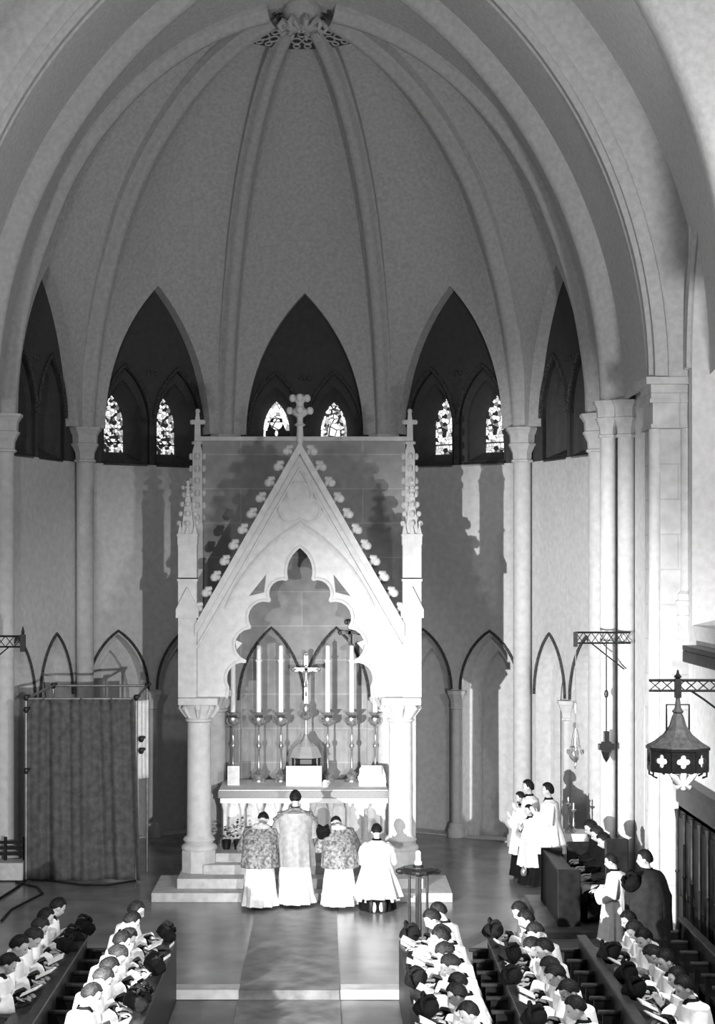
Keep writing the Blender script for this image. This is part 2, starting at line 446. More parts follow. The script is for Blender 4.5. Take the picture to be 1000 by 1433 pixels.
# choir side walls with open arch to the aisles
for s,nm in ((-1,'wall_choir_left'),(1,'wall_choir_right')):
    X=CX+s*5.55
    mx=Matrix(((0,s,0,X),(1,0,0,0),(0,0,1,0),(0,0,0,1)))
    o=plate(nm,[(20.65,-.12),(20.65,16.5),(24.78,16.5),(24.78,-.12)],[lancet(22.7,3.7,8.2,11.3,12,z0=4.6)],0,.5,'wall',mtx=mx,kind='structure')
    bm=B()
    for dw,t in ((.1,-.03),(.3,-.02)):
        pts=[mx@Vector((y,t,z)) for y,z in lancet(22.65,3.7+dw*2,8.2,11.3+dw,14)]
        tube(bm,pts,.05,6)
    obj('arch_moulding',bm,'rib',o,smooth=True)
bm=B(); box(bm,CX+5.75,CX+10,26.0,26.3,-.2,14); struct('wall_aisle_far',bm,'wall')
bm=B(); box(bm,CX+9.5,CX+9.8,14,26.3,-.2,14); struct('wall_aisle_side',bm,'wall')
bm=B(); box(bm,CX+6.1,CX+10,14,26.3,13,13.2); struct('ceiling_aisle',bm,'vault')

# floors
bm=B(); box(bm,-7,8.5,22.5,38,-.35,0); struct('floor',bm,'floor')
bm=B(); box(bm,-7,9.5,3,22.5,-.5,-.12); struct('floor_choir',bm,'floor2')
bm=B(); box(bm,CX-1.85,CX-.66,22.47,22.78,-.11,.012); box(bm,CX+.63,CX+1.66,22.47,22.78,-.11,.012); struct(trim_name(),bm,'strip')
t=thing('carpet_runner','long dark carpet runner down the centre of the chancel floor','carpet',(CX-.02,25,0))
bm=B(); box(bm,-.65,.63,22.462-25,28.32-25,.0,.014); box(bm,-.65,.63,22.448-25,22.468-25,-.12,.014); obj('upper_length',bm,'carpet',t)
bm=B(); box(bm,-.66,.64,10-25,22.448-25,-.119,-.106); obj('lower_length',bm,'carpet',t)

# ------------------------------------------------------------------ wall columns
def capital_prof(r,h):
    return [(r,0),(r*1.05,.0),(r*1.28,.03*h),(r*1.28,.08*h),(r*1.1,.10*h),(r*1.15,.28*h),(r*1.5,.46*h),(r*1.62,.5*h),(r*1.62,.54*h),(r*1.45,.56*h),(r*1.5,.78*h),(r*1.8,.9*h),(r*1.95,.93*h),(r*1.95,h)]
def wall_column(x,y,r,label,zt=ZS,cap=.68,grp='shafts carrying the vault ribs',n=8,base=True,zb=0):
    t=thing('wall_column',label,'column',(x,y,zb),0,grp)
    bm=B(); lathe(bm,[(r,.45),(r,zt-cap-zb)],n=20); obj('shaft',bm,'stone',t,smooth=True)
    bm=B(); lathe(bm,[(a,b+zt-cap-zb) for a,b in capital_prof(r,cap)],n=n,rot=PI/n); obj('capital',bm,'stone',t)
    bm=B(); lathe(bm,[(r*1.7,0),(r*1.7,.2),(r*1.5,.24),(r*1.5,.3),(r*1.2,.36),(r*1.3,.4),(r,.45)],n=16); obj('base',bm,'stone',t,smooth=True)
    return t
pos={-54:'second vault shaft left of the altar canopy',-18:'vault shaft rising behind the left part of the reredos',18:'vault shaft rising behind the right part of the reredos',54:'second vault shaft right of the altar canopy',-90:'pale vault shaft at the far left edge of the photo',90:'bright vault shaft right of the narrow right windows'}
for th,l in pos.items():
    p=fpt(th,RA-.02,0); wall_column(p.x,p.y,.17,l)
for s,l in ((-1,'left'),(1,'right')):
    if s>0:
        for k,(dx,dy) in enumerate(((-.02,.2),(-.10,-.12),(.16,-.3))):
            wall_column(CX+5.12*s+dx,28.7+dy,.13,['rear','middle','front'][k]+' slender shaft of the clustered pier on the right','' or ZS,.6)
    # big pier at the chancel arch
    t=thing('chancel_pier','massive %s pier of the chancel arch with banded capital'%('stone' if s>0 else 'left hand'),'pier',(CX+s*5.45,YA,-.12))
    bm=B(); box(bm,-.36,.42,-.28,.36,0,7.5); 
    if s>0: box(bm,.42,.9,-.1,.36,0,4.6)
    obj('pier_body',bm,M['ashlar'],t)
    bm=B(); lathe(bm,[(.09,0.1),(.09,7.5)],c=(-.30*s-.02*s,-.22,0),n=14); obj('corner_shaft',bm,'stone',t,smooth=True)
    bm=B()
    lathe(bm,[(.13,4.75+.15),(.13,7.5)],c=(.16,-.30,0),n=16); obj('corbelled_shaft',bm,'stone',t,smooth=True)
    bm=B(); lathe(bm,[(.02,4.35),(.07,4.6),(.18,4.74),(.21,4.78),(.21,4.84),(.18,4.86),(.2,4.97),(.22,4.99),(.22,5.05),(.19,5.07),(.19,5.15),(.14,5.2)],c=(.16,-.30,0),n=8,rot=PI/8); obj('corbel',bm,'stone',t)
    bm=B()
    for z0,z1,e in ((7.5,7.56,.05),(7.56,7.86,.02),(7.86,7.92,.07),(7.92,8.12,.05),(8.12,8.22,.13)): box(bm,-.36-e,.42+e,-.36-e,.36+e,z0,z1)
    obj('capital',bm,'ashlar',t)
t=thing('choir_pier','choir pier beside the hanging lantern at the right edge','pier',(CX+5.95,20.2,-.12))
bm=B(); box(bm,-.3,.5,-.35,.35,0,8.0); obj('pier_body',bm,'stone',t)
bm=B(); box(bm,-.38,.5,-.42,.42,8.0,8.2); obj('capital',bm,'stone',t)

# arcade colonnettes
k=0
for th,side in ((-72,'left side wall'),(-36,'left of the altar canopy'),(36,'right of the altar canopy'),(72,'right side wall')):
    mtx=Matrix.Translation((CX,YC,0))@Matrix.Rotation(-R(th),4,'Z')@Matrix.Translation((0,APW,0))
    p=mtx@Vector((0,-.02,0))
    t=thing('arcade_colonnette','slim colonnette of the blind wall arcade, '+{-72:'in the farthest left bay',-36:'just left of the altar canopy',36:'just right of the altar canopy',72:'behind the standing servers'}[th],'colonnette',p,0,'colonnettes of the blind arcade')
    bm=B(); lathe(bm,[(.085,.3),(.085,2.55)],n=14); obj('shaft',bm,'stone',t,smooth=True)
    bm=B(); lathe(bm,[(.085,2.55),(.12,2.57),(.12,2.6),(.1,2.62),(.11,2.7),(.17,2.84),(.19,2.86),(.19,2.93)],n=8,rot=PI/8); obj('capital',bm,'stone',t)
    bm=B(); lathe(bm,[(.17,0),(.17,.16),(.14,.2),(.14,.25),(.085,.3)],n=12); obj('base',bm,'stone',t,smooth=True)

# boss and crown tracery
t=thing('roof_boss','carved foliate boss where the vault ribs meet','boss',(CX+.02,YC,15.0),0)
bm=B(); lathe(bm,[(.02,-.12),(.12,-.10),(.16,0),(.3,.06),(.34,.2),(.3,.35)],n=16); obj('core',bm,'rib',t,smooth=True)
for k in range(9):
    a=2*PI*k/9; bm=B(); d=Vector((math.cos(a),math.sin(a),0))
    pts=[d*.1+Vector((0,0,-.12)),d*.24+Vector((0,0,-.06)),d*.36+Vector((0,0,.0)),d*.43+Vector((0,0,-.1)),d*.38+Vector((0,0,-.17)),d*.31+Vector((0,0,-.12))]
    tube(bm,pts,[.03,.05,.06,.05,.035,.02],8); obj('leaf_scroll',bm,'rib',t,smooth=True)
for k,th in enumerate((-36,0,36)):
    t=thing('crown_tracery','pierced dark tracery wedge at the vault crown, '+['left of the boss','directly below the boss','right of the boss'][k],'tracery',(0,0,0),0,'pierced wedges around the boss')
    d=Vector((math.sin(R(th)),math.cos(R(th)),0)); l=Vector((d.y,-d.x,0)); c=Vector((CX,YC,0))
    w0,w1=.06,.30
    z0,z1=15.12,14.92; r0,r1=.55,1.30
    bm=B()
    def q(r,u,z): return c+d*r+l*u+Vector((0,0,z))
    v=[bm.verts.new(x) for x in (q(r0,-w0,z0),q(r0,w0,z0),q(r1,w1,z1),q(r1,-w1,z1),q(r0,-w0,z0+.1),q(r0,w0,z0+.1),q(r1,w1,z1+.1),q(r1,-w1,z1+.1))]
    for f in ((0,1,2,3),(7,6,5,4),(0,4,5,1),(1,5,6,2),(2,6,7,3),(3,7,4,0)): bm.faces.new([v[i] for i in f])
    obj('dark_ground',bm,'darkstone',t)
    bm=B()
    for rr,ww in ((.8,.07),(1.0,.09),(1.17,.06)):
        for u in ((0,) if rr<.95 else (-.1,.1)):
            pts=[q(rr+ww*math.cos(a*PI/6),u+ww*math.sin(a*PI/6),z0-.02+(z1-z0)*(rr+ww*math.cos(a*PI/6)-r0)/(r1-r0)) for a in range(12)]
            tube(bm,pts,.018,5,closed=True)
    obj('foil_ring',bm,'rib',t,smooth=True)

# ------------------------------------------------------------------ altar steps
t=thing('altar_steps','four pale stone steps rising to the high altar','steps',(CX,29,0))
for k,(x0,x1,y0,y1,z0,z1) in enumerate(((-2.38,2.48,28.35,30.0,0,.15),(-2.0,2.03,28.75,31.6,.15,.31),(-1.6,1.6,29.16,31.6,.31,.465),(-1.45,1.45,29.45,31.6,.465,.61))):
    bm=B(); box(bm,x0,x1,y0-29,y1-29,z0 if k==0 else 0.0,z1,.012); obj('step',bm,'step',t)

# ------------------------------------------------------------------ baldachin
YF=29.5
bal=thing('altar_canopy','tall pale gothic gabled canopy over the high altar on four columns','altar canopy',(CX,YF,.31))
def L(x,z): return (x,z-.31)
# gable front plate
def arcseg(p,q,b,n=7):
    p=Vector(p);q=Vector(q); m=(p+q)/2; d=(q-p); c=d.length/2; nrm=Vector((-d.y,d.x)).normalized()
    out=[]
    r=(c*c+b*b)/(2*b); cen=m+nrm*(b-r)
    a0=math.atan2(p.y-cen.y,p.x-cen.x); a1=math.atan2(q.y-cen.y,q.x-cen.x)
    da=a1-a0
    while da>PI: da-=2*PI
    while da<-PI: da+=2*PI
    if b>c: da = da-2*PI if da>0 else da+2*PI
    for i in range(n+1):
        a=a0+da*i/n; out.append((cen.x+r*math.cos(a),cen.y+r*math.sin(a)))
    return out
cus=[(-1.22,3.23),(-1.20,3.40),(-.90,3.83),(-.83,4.40),(-.50,4.84),(-.215,5.20),(0,5.75)]
left=[(-1.22,3.23)]
for (p,q,b) in ((cus[1],cus[2],.17),(cus[2],cus[3],.24),(cus[3],cus[4],.20),(cus[4],cus[5],.16)): left+=arcseg(p,q,b)
left+=arcseg(cus[5],cus[6],.10)
opening=left+[(-x,z) for x,z in left[::-1][1:]]
outl=[(-1.72,3.23),(-1.72,4.50),(0,7.48),(1.72,4.50),(1.72,3.23)]
# outline goes round arch legs
poly=[L(*p) for p in outl]+[L(*p) for p in opening[::-1]]
def tri(pts,s): return [L(x*s,z) for x,z in (pts if s>0 else pts[::-1])]
H1=[(-.57,5.27),(-.84,4.93),(-.60,4.99)]; H2=[(-1.09,4.20),(-.95,4.14),(-1.06,4.02)]
H3=[(-1.22,4.12),(-1.26,3.95),(-1.16,3.95)]
holes=[tri(h,s*1) if s>0 else [L(-x,z) for x,z in h] for h in (H1,H2) for s in (1,-1)]
plate('gable_front',poly,holes,-.12,.10,'stone',parent=bal,bevel=.02)
# raised rib along the opening, rakes
bm=B(); tube(bm,[(x,-.14,z-.31) for x,z in opening],.028,6); obj('cusped_moulding',bm,'stone',bal,smooth=True)
bm=B(); tube(bm,[(x,-.13,z-.31) for x,z in lancet(0,2.9,3.6,6.13,16)[6:-6]],.04,6); obj('arch_moulding',bm,'stone',bal,smooth=True)
for s in (-1,1):
    dv=Vector((1.72,2.98)).normalized()
    bm=B()
    for o_,w_,y_ in ((0,.10,-.20),(.2,.03,-.16)):
        n_=Vector((dv.y,-dv.x))
        a=Vector((-1.75,4.45))+n_*o_; b=Vector((0,7.50))+n_*o_*1.0
        if o_: b=Vector((-.0,7.5-o_*2.05)); a=Vector((-1.72,4.5-o_*2.0))
        t2=n_*w_
        qs=[a,b,b+Vector((0,-w_*2.0)),a+Vector((0,-w_*2.0))]
        v=[bm.verts.new((q_.x*-s if s>0 else q_.x,yy,q_.y-.31)) for yy in (y_,.1) for q_ in qs]
        for f in ((0,1,2,3),(7,6,5,4),(0,4,5,1),(1,5,6,2),(2,6,7,3),(3,7,4,0)): bm.faces.new([v[i] for i in f])
    obj('raking_cornice',bm,'stone',bal)
    for k in range(11):
        f=(k+.55)/11.3; x=-1.70+1.70*f; z=4.52+2.98*f
        bm=B(); n_=Vector((-dv.y,0,dv.x)); d3=Vector((dv.x,0,dv.y)); c=Vector((x,0,z-.31))
        pts=[c,c+n_*.06+d3*.02,c+n_*.12-d3*.02,c+n_*.13+d3*.05,c+n_*.07+d3*.11]
        pts=[Vector((p.x*(-1 if s>0 else 1),-.05,p.z)) for p in pts]
        tube(bm,pts,[.04,.05,.07,.06,.03],7)
        ellipsoid(bm,pts[2]+Vector((0,-.0,0)),.075,.08,.075,8,6)
        obj('crocket',bm,'stone',bal,smooth=True)
# trefoil medallion
bm=B(); ring=[]
cs=[Vector((0,6.62)),Vector((-.14,6.36)),Vector((.14,6.36))]; rr=.2
outp=[]
for ang in range(0,360,6):
    d=Vector((math.cos(R(ang)),math.sin(R(ang)))); o_=Vector((0,6.45)); best=0
    for c in cs:
        m_=o_-c; b_=m_.dot(d); disc=b_*b_-(m_.dot(m_)-rr*rr)
        if disc>0: best=max(best,-b_+math.sqrt(disc))
    outp.append(o_+d*best)
tube(bm,[(p.x,-.13,p.y-.31) for p in outp],.028,6,closed=True); obj('trefoil_moulding',bm,'darkstone' if False else 'stone',bal,smooth=True)
bm=B(); 
v=[bm.verts.new((p.x*.93,-.125,6.45+(p.y-6.45)*.93-.31)) for p in outp]; bm.faces.new(v)
r_=bmesh.ops.extrude_face_region(bm,geom=bm.faces[:]); 
bmesh.ops.translate(bm,verts=[g for g in r_['geom'] if isinstance(g,bmesh.types.BMVert)],vec=(0,.02,0)); obj('trefoil_panel',bm,'stone',bal)
# finial
bm=B(); lathe(bm,[(.05,7.1),(.06,7.3),(.05,7.45),(.10,7.48),(.05,7.52),(.05,7.6),(.13,7.66),(.15,7.72),(.07,7.78),(.06,7.84),(.11,7.9),(.12,7.95),(.04,8.0)],n=8)
for a in range(4):
    for z,r in ((7.72,.17),(7.93,.12)): ellipsoid(bm,(r*math.cos(a*PI/2),r*math.sin(a*PI/2),z),.06,.06,.07,8,6)
obj('finial',bm,'stone',bal,smooth=True)
# roof slopes (behind the gable) 
bm=B()
for s in (-1,1):
    v=[bm.verts.new((s*x,y,z-.31)) for y in (.1,2.2) for x,z in ((1.70,4.42),(0.0,7.36),(0,7.26),(1.62,4.36))]
    for f in ((0,1,2,3),(7,6,5,4),(0,4,5,1),(1,5,6,2),(2,6,7,3),(3,7,4,0)): bm.faces.new([v[i] for i in f])
obj('roof',bm,'stone',bal)
def pinnacle(bm,x,y,w,z0,zsh,ztip):
    h=w/2
    box(bm,x-h,x+h,y-h,y+h,z0,zsh-.12)
    box(bm,x-h-.02,x+h+.02,y-h-.02,y+h+.02,zsh-.14,zsh-.10)
    for i,a in enumerate((-1,0,1)):
        for b in (-1,0,1):
            if a==0 and b==0: continue
            rr=w*.17; lathe(bm,[(rr*1.1,zsh-.28),(rr*1.1,zsh-.1),(rr*.9,zsh-.08),(0.004,zsh+.08)],c=(x+a*(h-rr*.6),y+b*(h-rr*.6),0),n=4,rot=PI/4)
    lathe(bm,[(w*.5,zsh-.12),(w*.3,zsh+(ztip-zsh)*.35),(w*.12,zsh+(ztip-zsh)*.78),(w*.09,ztip-.05),(w*.16,ztip-.02),(w*.05,ztip)],c=(x,y,0),n=4,rot=PI/4)
    nn=4
    for k in range(nn):
        f=(k+.5)/nn; z=zsh+(ztip-zsh)*f*.8; r=w*(.52-.36*f)
        for a in range(4): ellipsoid(bm,(x+r*math.cos(a*PI/2+PI/4*0),y+r*math.sin(a*PI/2),z),w*.15,w*.15,w*.17,7,5)
    for a in range(4): ellipsoid(bm,(x+w*.25*math.cos(a*PI/2),y+w*.25*math.sin(a*PI/2),ztip-.12),w*.14,w*.14,w*.12,7,5)
for s in (-1,1):
    bm=B(); pinnacle(bm,s*1.875,0,.31,4.9,5.75,6.55)
    obj('pinnacle',bm,'stone',bal)
    bm=B(); box(bm,s*1.875-.155,s*1.875+.155,-.155,.155,2.92,4.92)
    box(bm,s*1.875-.17,s*1.875+.17,-.17,.17,4.86,4.90)
    # gablet on the pier
    for z in (4.25,):
        v=[bm.verts.new((s*1.875+a,yy,zz)) for yy in (-.21,-.15) for a,zz in ((-.19,z),(.19,z),(.19,z+.14),(0,z+.52),(-.19,z+.14))]
        bm.faces.new(v[:5][::-1]); bm.faces.new(v[5:])
        for i in range(5): j=(i+1)%5; bm.faces.new((v[i],v[j],v[j+5],v[i+5]))
    obj('pier_shaft',bm,'stone',bal)
    for yy,nm in ((0,'front'),(2.0,'rear')):
        xx=s*1.69 if nm=='front' else s*1.56
        if nm=='front': zb=0
        bm=B(); lathe(bm,[(.205,.62),(.195,2.52)],c=(xx,yy,0),n=24); obj('column_shaft',bm,'stone',bal,smooth=True)
        bm=B(); lathe(bm,[(.30,0),(.30,.34),(.29,.36)],c=(xx,yy,0),n=8,rot=PI/8); obj('plinth',bm,'stone',bal)
        bm=B(); lathe(bm,[(.27,.34),(.30,.38),(.30,.42),(.27,.45),(.23,.47),(.25,.50),(.27,.53),(.25,.57),(.21,.60),(.205,.64)],c=(xx,yy,0),n=24); obj('column_base',bm,'stone',bal,smooth=True)
        bm=B(); lathe(bm,[(.2,2.50),(.23,2.52),(.23,2.55),(.2,2.57),(.22,2.66),(.28,2.76),(.30,2.80)],c=(xx,yy,0),n=20)
        box(bm,xx-.33,xx+.33,yy-.33,yy+.33,2.80,2.92,.015)
        for a in range(8):
            an=a*PI/4; pts=[Vector((xx+r*math.cos(an),yy+r*math.sin(an),z)) for r,z in ((.2,2.58),(.27,2.68),(.33,2.77),(.35,2.72))]
            tube(bm,pts,[.03,.04,.045,.02],6)
        obj('capital',bm,'stone',bal,smooth=True)
    # side face with arch
    mx=Matrix(((0,1,0,s*1.62),(1,0,0,0),(0,0,1,0),(0,0,0,1)))
    plate('side_face',[(.2,2.92),(.2,4.12),(2.1,4.12),(2.1,2.92)]+lancet(1.15,1.5,2.93,3.8,8)[::-1],[],-.08,.08,'stone',parent=bal,mtx=mx)

# reredos wall
YR=31.75
rer=thing('reredos_wall','grey ashlar reredos wall standing behind the high altar','reredos',(CX,YR,0))
plate('wall_slab',[(-1.8,0),(-1.8,7.7),(1.87,7.7),(1.87,0)],[lancet(c,1.12,3.0,4.27,9,z0=1.4) for c in (-.55,.62)],0,.3,'rered',parent=rer)
bm=B(); box(bm,-1.75,1.8,.14,.28,.5,5); obj('arch_back',bm,'rered',rer)
bm=B(); box(bm,-1.86,1.93,-.06,.34,7.68,7.76,.01); obj('coping',bm,'stone',rer)
bm=B()
for c in (-.55,.62): tube(bm,[(x,-.02,z) for x,z in lancet(c,1.18,3.0,4.31,12)],.028,6)
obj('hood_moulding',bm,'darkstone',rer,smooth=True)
for s,x in ((-1,-1.88),(1,1.95)):
    bm=B(); box(bm,x-.1,x+.1,-.12,.12,0,6.2); obj('end_buttress',bm,'stone',rer)
    bm=B(); lathe(bm,[(.13,6.2),(.12,7.5),(.08,7.6),(.07,8.0),(.03,8.25)],c=(x,0,0),n=4,rot=PI/4)
    for k in range(6):
        for a in range(4): ellipsoid(bm,(x+.11*math.cos(a*PI/2),.11*math.sin(a*PI/2),6.3+k*.22),.05,.05,.07,7,5)
    box(bm,x-.11,x+.11,-.03,.03,7.98,8.06); lathe(bm,[(.1,7.62),(.11,7.66),(.08,7.68)],c=(x,0,0),n=8)
    for dx,dz in ((-.1,8.02),(.1,8.02),(0,8.22)): ellipsoid(bm,(x+dx,0,dz),.045,.04,.05,7,5)
    obj('crocketed_pinnacle',bm,'stone',rer)
# small black cross shape set against the reredos face
t=thing('dark_cross_shape','small black cross shape on the reredos wall right of centre','cross',P(489,886,31.66))
bm=B(); box(bm,-.025,.025,.0,.05,-.22,.2); box(bm,-.16,.16,.0,.05,-.02,.04)
for dx,dz in ((-.16,.01),(.16,.01),(0,.2),(.05,.2),(-.05,.2)): ellipsoid(bm,(dx,.02,dz),.05,.025,.05,8,6)
obj('cross_arms',bm,'iron',t)

# ------------------------------------------------------------------ altar
alt=thing('high_altar','white marble high altar table with grey edged slab on colonnettes','altar',(CX,30.15,.61))
bm=B(); box(bm,-1.42,1.54,0,1.0,.83,.955,.01); obj('altar_slab',bm,mat('slab_edge',.25,.5,.12,60),alt)
bm=B(); box(bm,-1.40,1.50,.02,1.5,.955,.97); 
obj('altar_cloth',bm,'white',alt)
bm=B(); box(bm,-1.3,1.42,.3,.95,0,.83); obj('altar_block',bm,'marble',alt)
bm=B(); box(bm,-1.38,1.5,.04,.9,0,.09); box(bm,-1.38,1.5,.04,.9,.74,.83); obj('altar_rails',bm,'marble',alt)
for k in range(10):
    x=-1.30+k*.303; bm=B(); lathe(bm,[(.06,.09),(.06,.14),(.038,.16),(.038,.62),(.05,.64),(.07,.74)],c=(x,.13,0),n=12); obj('colonnette',bm,'marble',alt,smooth=True)
bm=B(); box(bm,-1.42,1.54,1.0,1.6,0,.95); obj('gradine',bm,'marble',alt)
ZA=1.58
# candlesticks & candles
def candlestick(x,y,h,label):
    t=thing('altar_candlestick',label,'candlestick',(x,y,ZA),0,'tall brass altar candlesticks')
    bm=B(); lathe(bm,[(.12,0),(.12,.03),(.08,.06),(.09,.1),(.11,.13),(.06,.18),(.03,.22),(.022,.3),(.02,.58),(.045,.62),(.045,.66),(.02,.70),(.018,h-.15),(.04,h-.13)],n=14); obj('stem',bm,'brass',t,smooth=True)
    bm=B(); lathe(bm,[(.02,h-.14),(.09,h-.11),(.125,h-.05),(.12,h+.02),(.1,h+.02),(.06,h-.03)],n=16); obj('knop',bm,'brass',t,smooth=True)
    bm=B(); lathe(bm,[(.03,h),(.12,h+.1),(.125,h+.115),(.03,h+.11)],n=16); obj('drip_pan',bm,'brass',t,smooth=True)
    return t
def candle(x,y,z,h,label):
    t=thing('altar_candle',label,'candle',(x,y,z),0,'tall white altar candles')
    bm=B(); lathe(bm,[(.045,0),(.045,h*.76),(.06,h*.765),(.06,h*.79),(.042,h*.8),(.04,h),(.01,h+.02)],n=12); obj('wax_shaft',bm,'wax',t,smooth=True)
    bm=B(); tube(bm,[(0,0,h),(0,0,h+.05)],.006,5); obj('wick',bm,'iron',t)
names=['leftmost','second from left','third from left','third from right','second from right','rightmost']
for k,px in enumerate((326,362,393,458.5,492,525)):
    p=P(px,1092,31.35); candlestick(p.x,31.35,1.12,'tall brass candlestick on the altar, %s of the six'%names[k])
    candle(p.x,31.35,ZA+1.24,1.18,'tall white candle on its altar candlestick, %s of the six'%names[k])
# tabernacle, crucifix, cards
tx=P(428,1080,31.3).x
t=thing('tabernacle','small gabled tabernacle with conical roof at the centre of the altar','tabernacle',(tx,31.35,ZA))
bm=B(); lathe(bm,[(.27,0),(.27,.42),(.30,.44)],n=8,rot=PI/8); obj('body',bm,'iron',t)
bm=B(); lathe(bm,[(.31,.44),(.24,.6),(.05,.78),(.02,.85)],n=8,rot=PI/8); obj('conical_roof',bm,'rered',t)
for a in range(4):
    an=a*PI/2+PI/4+PI/2*.0; bm=B(); tube(bm,[(.28*math.cos(an),.28*math.sin(an)*.9,0),(.28*math.cos(an),.28*math.sin(an)*.9,.45),(.03*math.cos(an),.03*math.sin(an),.84)],.018,6); obj('rib',bm,'brass',t)
t=thing('altar_crucifix','tall ornate brass crucifix standing above the tabernacle','crucifix',(tx,31.35,ZA+.85))
bm=B(); tube(bm,[(0,0,0),(0,0,.38)],.018,8); lathe(bm,[(.02,.24),(.1,.28),(.12,.34),(.06,.4),(.07,.46),(.03,.55)],n=12); obj('stem',bm,'brass',t,smooth=True)
bm=B(); box(bm,-.03,.03,-.02,.02,.5,1.42); box(bm,-.22,.22,-.02,.02,1.12,1.18)
for dx,dz in ((-.22,1.15),(.22,1.15),(0,1.42)): ellipsoid(bm,(dx,0,dz),.05,.03,.05,8,6)
obj('cross_arms',bm,'brass',t)
bm=B(); capsule(bm,(0,-.04,.85),(0,-.045,1.1),.025,.04); ellipsoid(bm,(0,-.05,1.2),.03,.03,.04,8,6)
for s in (-1,1): capsule(bm,(s*.03,-.04,1.1),(s*.2,-.035,1.16),.016,.012); capsule(bm,(s*.012,-.04,.85),(0.005*s,-.035,.68),.02,.012)
obj('corpus',bm,'silver',t,smooth=True)
def card(px0,px1,py0,py1,Y,name,label,m='paper',lean=.05):
    a=P(px0,py1,Y); b=P(px1,py0,Y); w=b.x-a.x; h=b.z-ZA
    t=thing(name,label,'altar card',((a.x+b.x)/2,Y,ZA))
    bm=B(); box(bm,-w/2,w/2,0,.03,0,h,.006); bmesh.ops.rotate(bm,verts=bm.verts[:],cent=(0,0,0),matrix=Matrix.Rotation(-lean,3,'X')); obj('card_frame',bm,'white',t)
    bm=B(); box(bm,-w/2+.03,w/2-.03,-.006,.0,.03,h-.03); bmesh.ops.rotate(bm,verts=bm.verts[:],cent=(0,0,0),matrix=Matrix.Rotation(-lean,3,'X')); obj('card_sheet',bm,m,t)
card(318,335,1072,1099,30.8,'altar_card','small upright white altar card at the left end of the altar')
card(400,450,1072,1099,30.7,'altar_card','wide white altar card at the centre of the altar before the tabernacle')
t=thing('missal_stand','white draped missal stand with open book near the right end of the altar','missal stand',(P(520,1090,30.75).x,30.75,ZA))
bm=B(); 
v=[bm.verts.new(p) for p in ((-.22,-.08,0),(.24,-.08,0),(.24,.22,0),(-.22,.22,0),(-.24,-.05,.16),(.25,-.05,.14),(.2,.2,.32),(-.2,.2,.30))]
for f in ((3,2,1,0),(4,5,6,7),(0,1,5,4),(1,2,6,5),(2,3,7,6),(3,0,4,7)): bm.faces.new([v[i] for i in f])
bmesh.ops.subdivide_edges(bm,edges=bm.edges[:],cuts=3,use_grid_fill=True)
for v_ in bm.verts: v_.co+=Vector((random.uniform(-.012,.012),random.uniform(-.012,.012),random.uniform(-.0,.02) if v_.co.z>.01 else 0))
obj('drape',bm,'white',t,smooth=True)
bm=B(); box(bm,-.18,.0,.0,.03,.0,.24); box(bm,.0,.18,.0,.03,0,.24); bmesh.ops.rotate(bm,verts=bm.verts[:],cent=(0,0,0),matrix=Matrix.Rotation(-R(55),3,'X')); bmesh.ops.translate(bm,verts=bm.verts[:],vec=(0,-.02,.2)); obj('open_book',bm,'page',t)
t=thing('cruet','small white cruet on the altar right of the wide altar card','cruet',(P(455,1095,30.6).x,30.6,ZA))
bm=B(); lathe(bm,[(.05,0),(.055,.06),(.04,.1),(.03,.12)],n=12); obj('vessel',bm,'wax',t,smooth=True)
bm=B(); tube(bm,[(.03,0,.1),(.08,0,.08),(.05,0,.03)],.008,6); obj('handle',bm,'wax',t)

# flower vases at foot of altar left
for k,px in enumerate((317,333)):
    p=P(px,1190,29.95)
    t=thing('leafy_plant','small dark potted plant at the altar foot, '+['left one','right one'][k]+' of the pair','plant',(p.x,29.9,.61),0,'plants at the left foot of the altar')
    bm=B(); lathe(bm,[(.06,0),(.085,.16),(.08,.16),(.07,.14)],n=12); obj('pot',bm,'iron',t,smooth=True)
    bm=B()
    for i in range(36):
        a=random.uniform(0,2*PI); e=random.uniform(.1,1); r=.14*math.sqrt(random.random()); z=.18+random.random()*(.22+.12*k)
        c=Vector((r*math.cos(a),r*math.sin(a),z)); d=Vector((math.cos(a),math.sin(a),.6))*.06; w=Vector((-math.sin(a),math.cos(a),0))*.025
        v=[bm.verts.new(q) for q in (c,c+d*.5+w,c+d,c+d*.5-w)]; bm.faces.new(v)
    obj('foliage',bm,'plant',t)

# ------------------------------------------------------------------ curtain booth on the left
YB=30.25
cb=thing('curtain_booth','grey curtain hung on a metal pipe frame left of the altar','curtained booth',(P(115,1230,YB).x,YB,0))
ox=cb.location.x
def PX(px): return P(px,0,YB).x-ox
x0,x1=PX(38),PX(188)
bm=B(); rows=[]
def fold(u,z):
    s=1-z/3.15
    return .05*math.sin(u*31+2*math.sin(u*5))*(.35+.65*s)+.03*math.sin(u*67+1)*(.6)+.05*math.sin(u*11)*s
for j in range(31):
    z=.03+3.1*j/30; row=[]
    for i in range(181):
        u=i/180; spread=(1-z/3.15)
        x=(x0-.03*spread)+(x1-x0+.03*spread+.12*spread)*u
        row.append(Vector((x,fold(u*1.0,z)-.12*spread*0,z+ (.02*math.sin(u*90) if j==30 else 0)-(.05*math.sin(u*3.1) if j==0 else 0)*0)))
    rows.append(row)
loft(bm,rows,False,False,closed=False)
c_=obj('front_curtain',bm,'curtain',cb,smooth=True)
sm=c_.modifiers.new('s','SOLIDIFY'); sm.thickness=.012
bm=B(); rows=[]
for j in range(12):
    z=.03+3.05*j/11; rows.append([Vector((x0+.02+.02*math.sin(i*.9),.1+.9*i/40,z)) for i in range(41)])
loft(bm,rows,False,False,closed=False); c_=obj('side_curtain',bm,'curtain',cb,smooth=True); sm=c_.modifiers.new('s','SOLIDIFY'); sm.thickness=.012
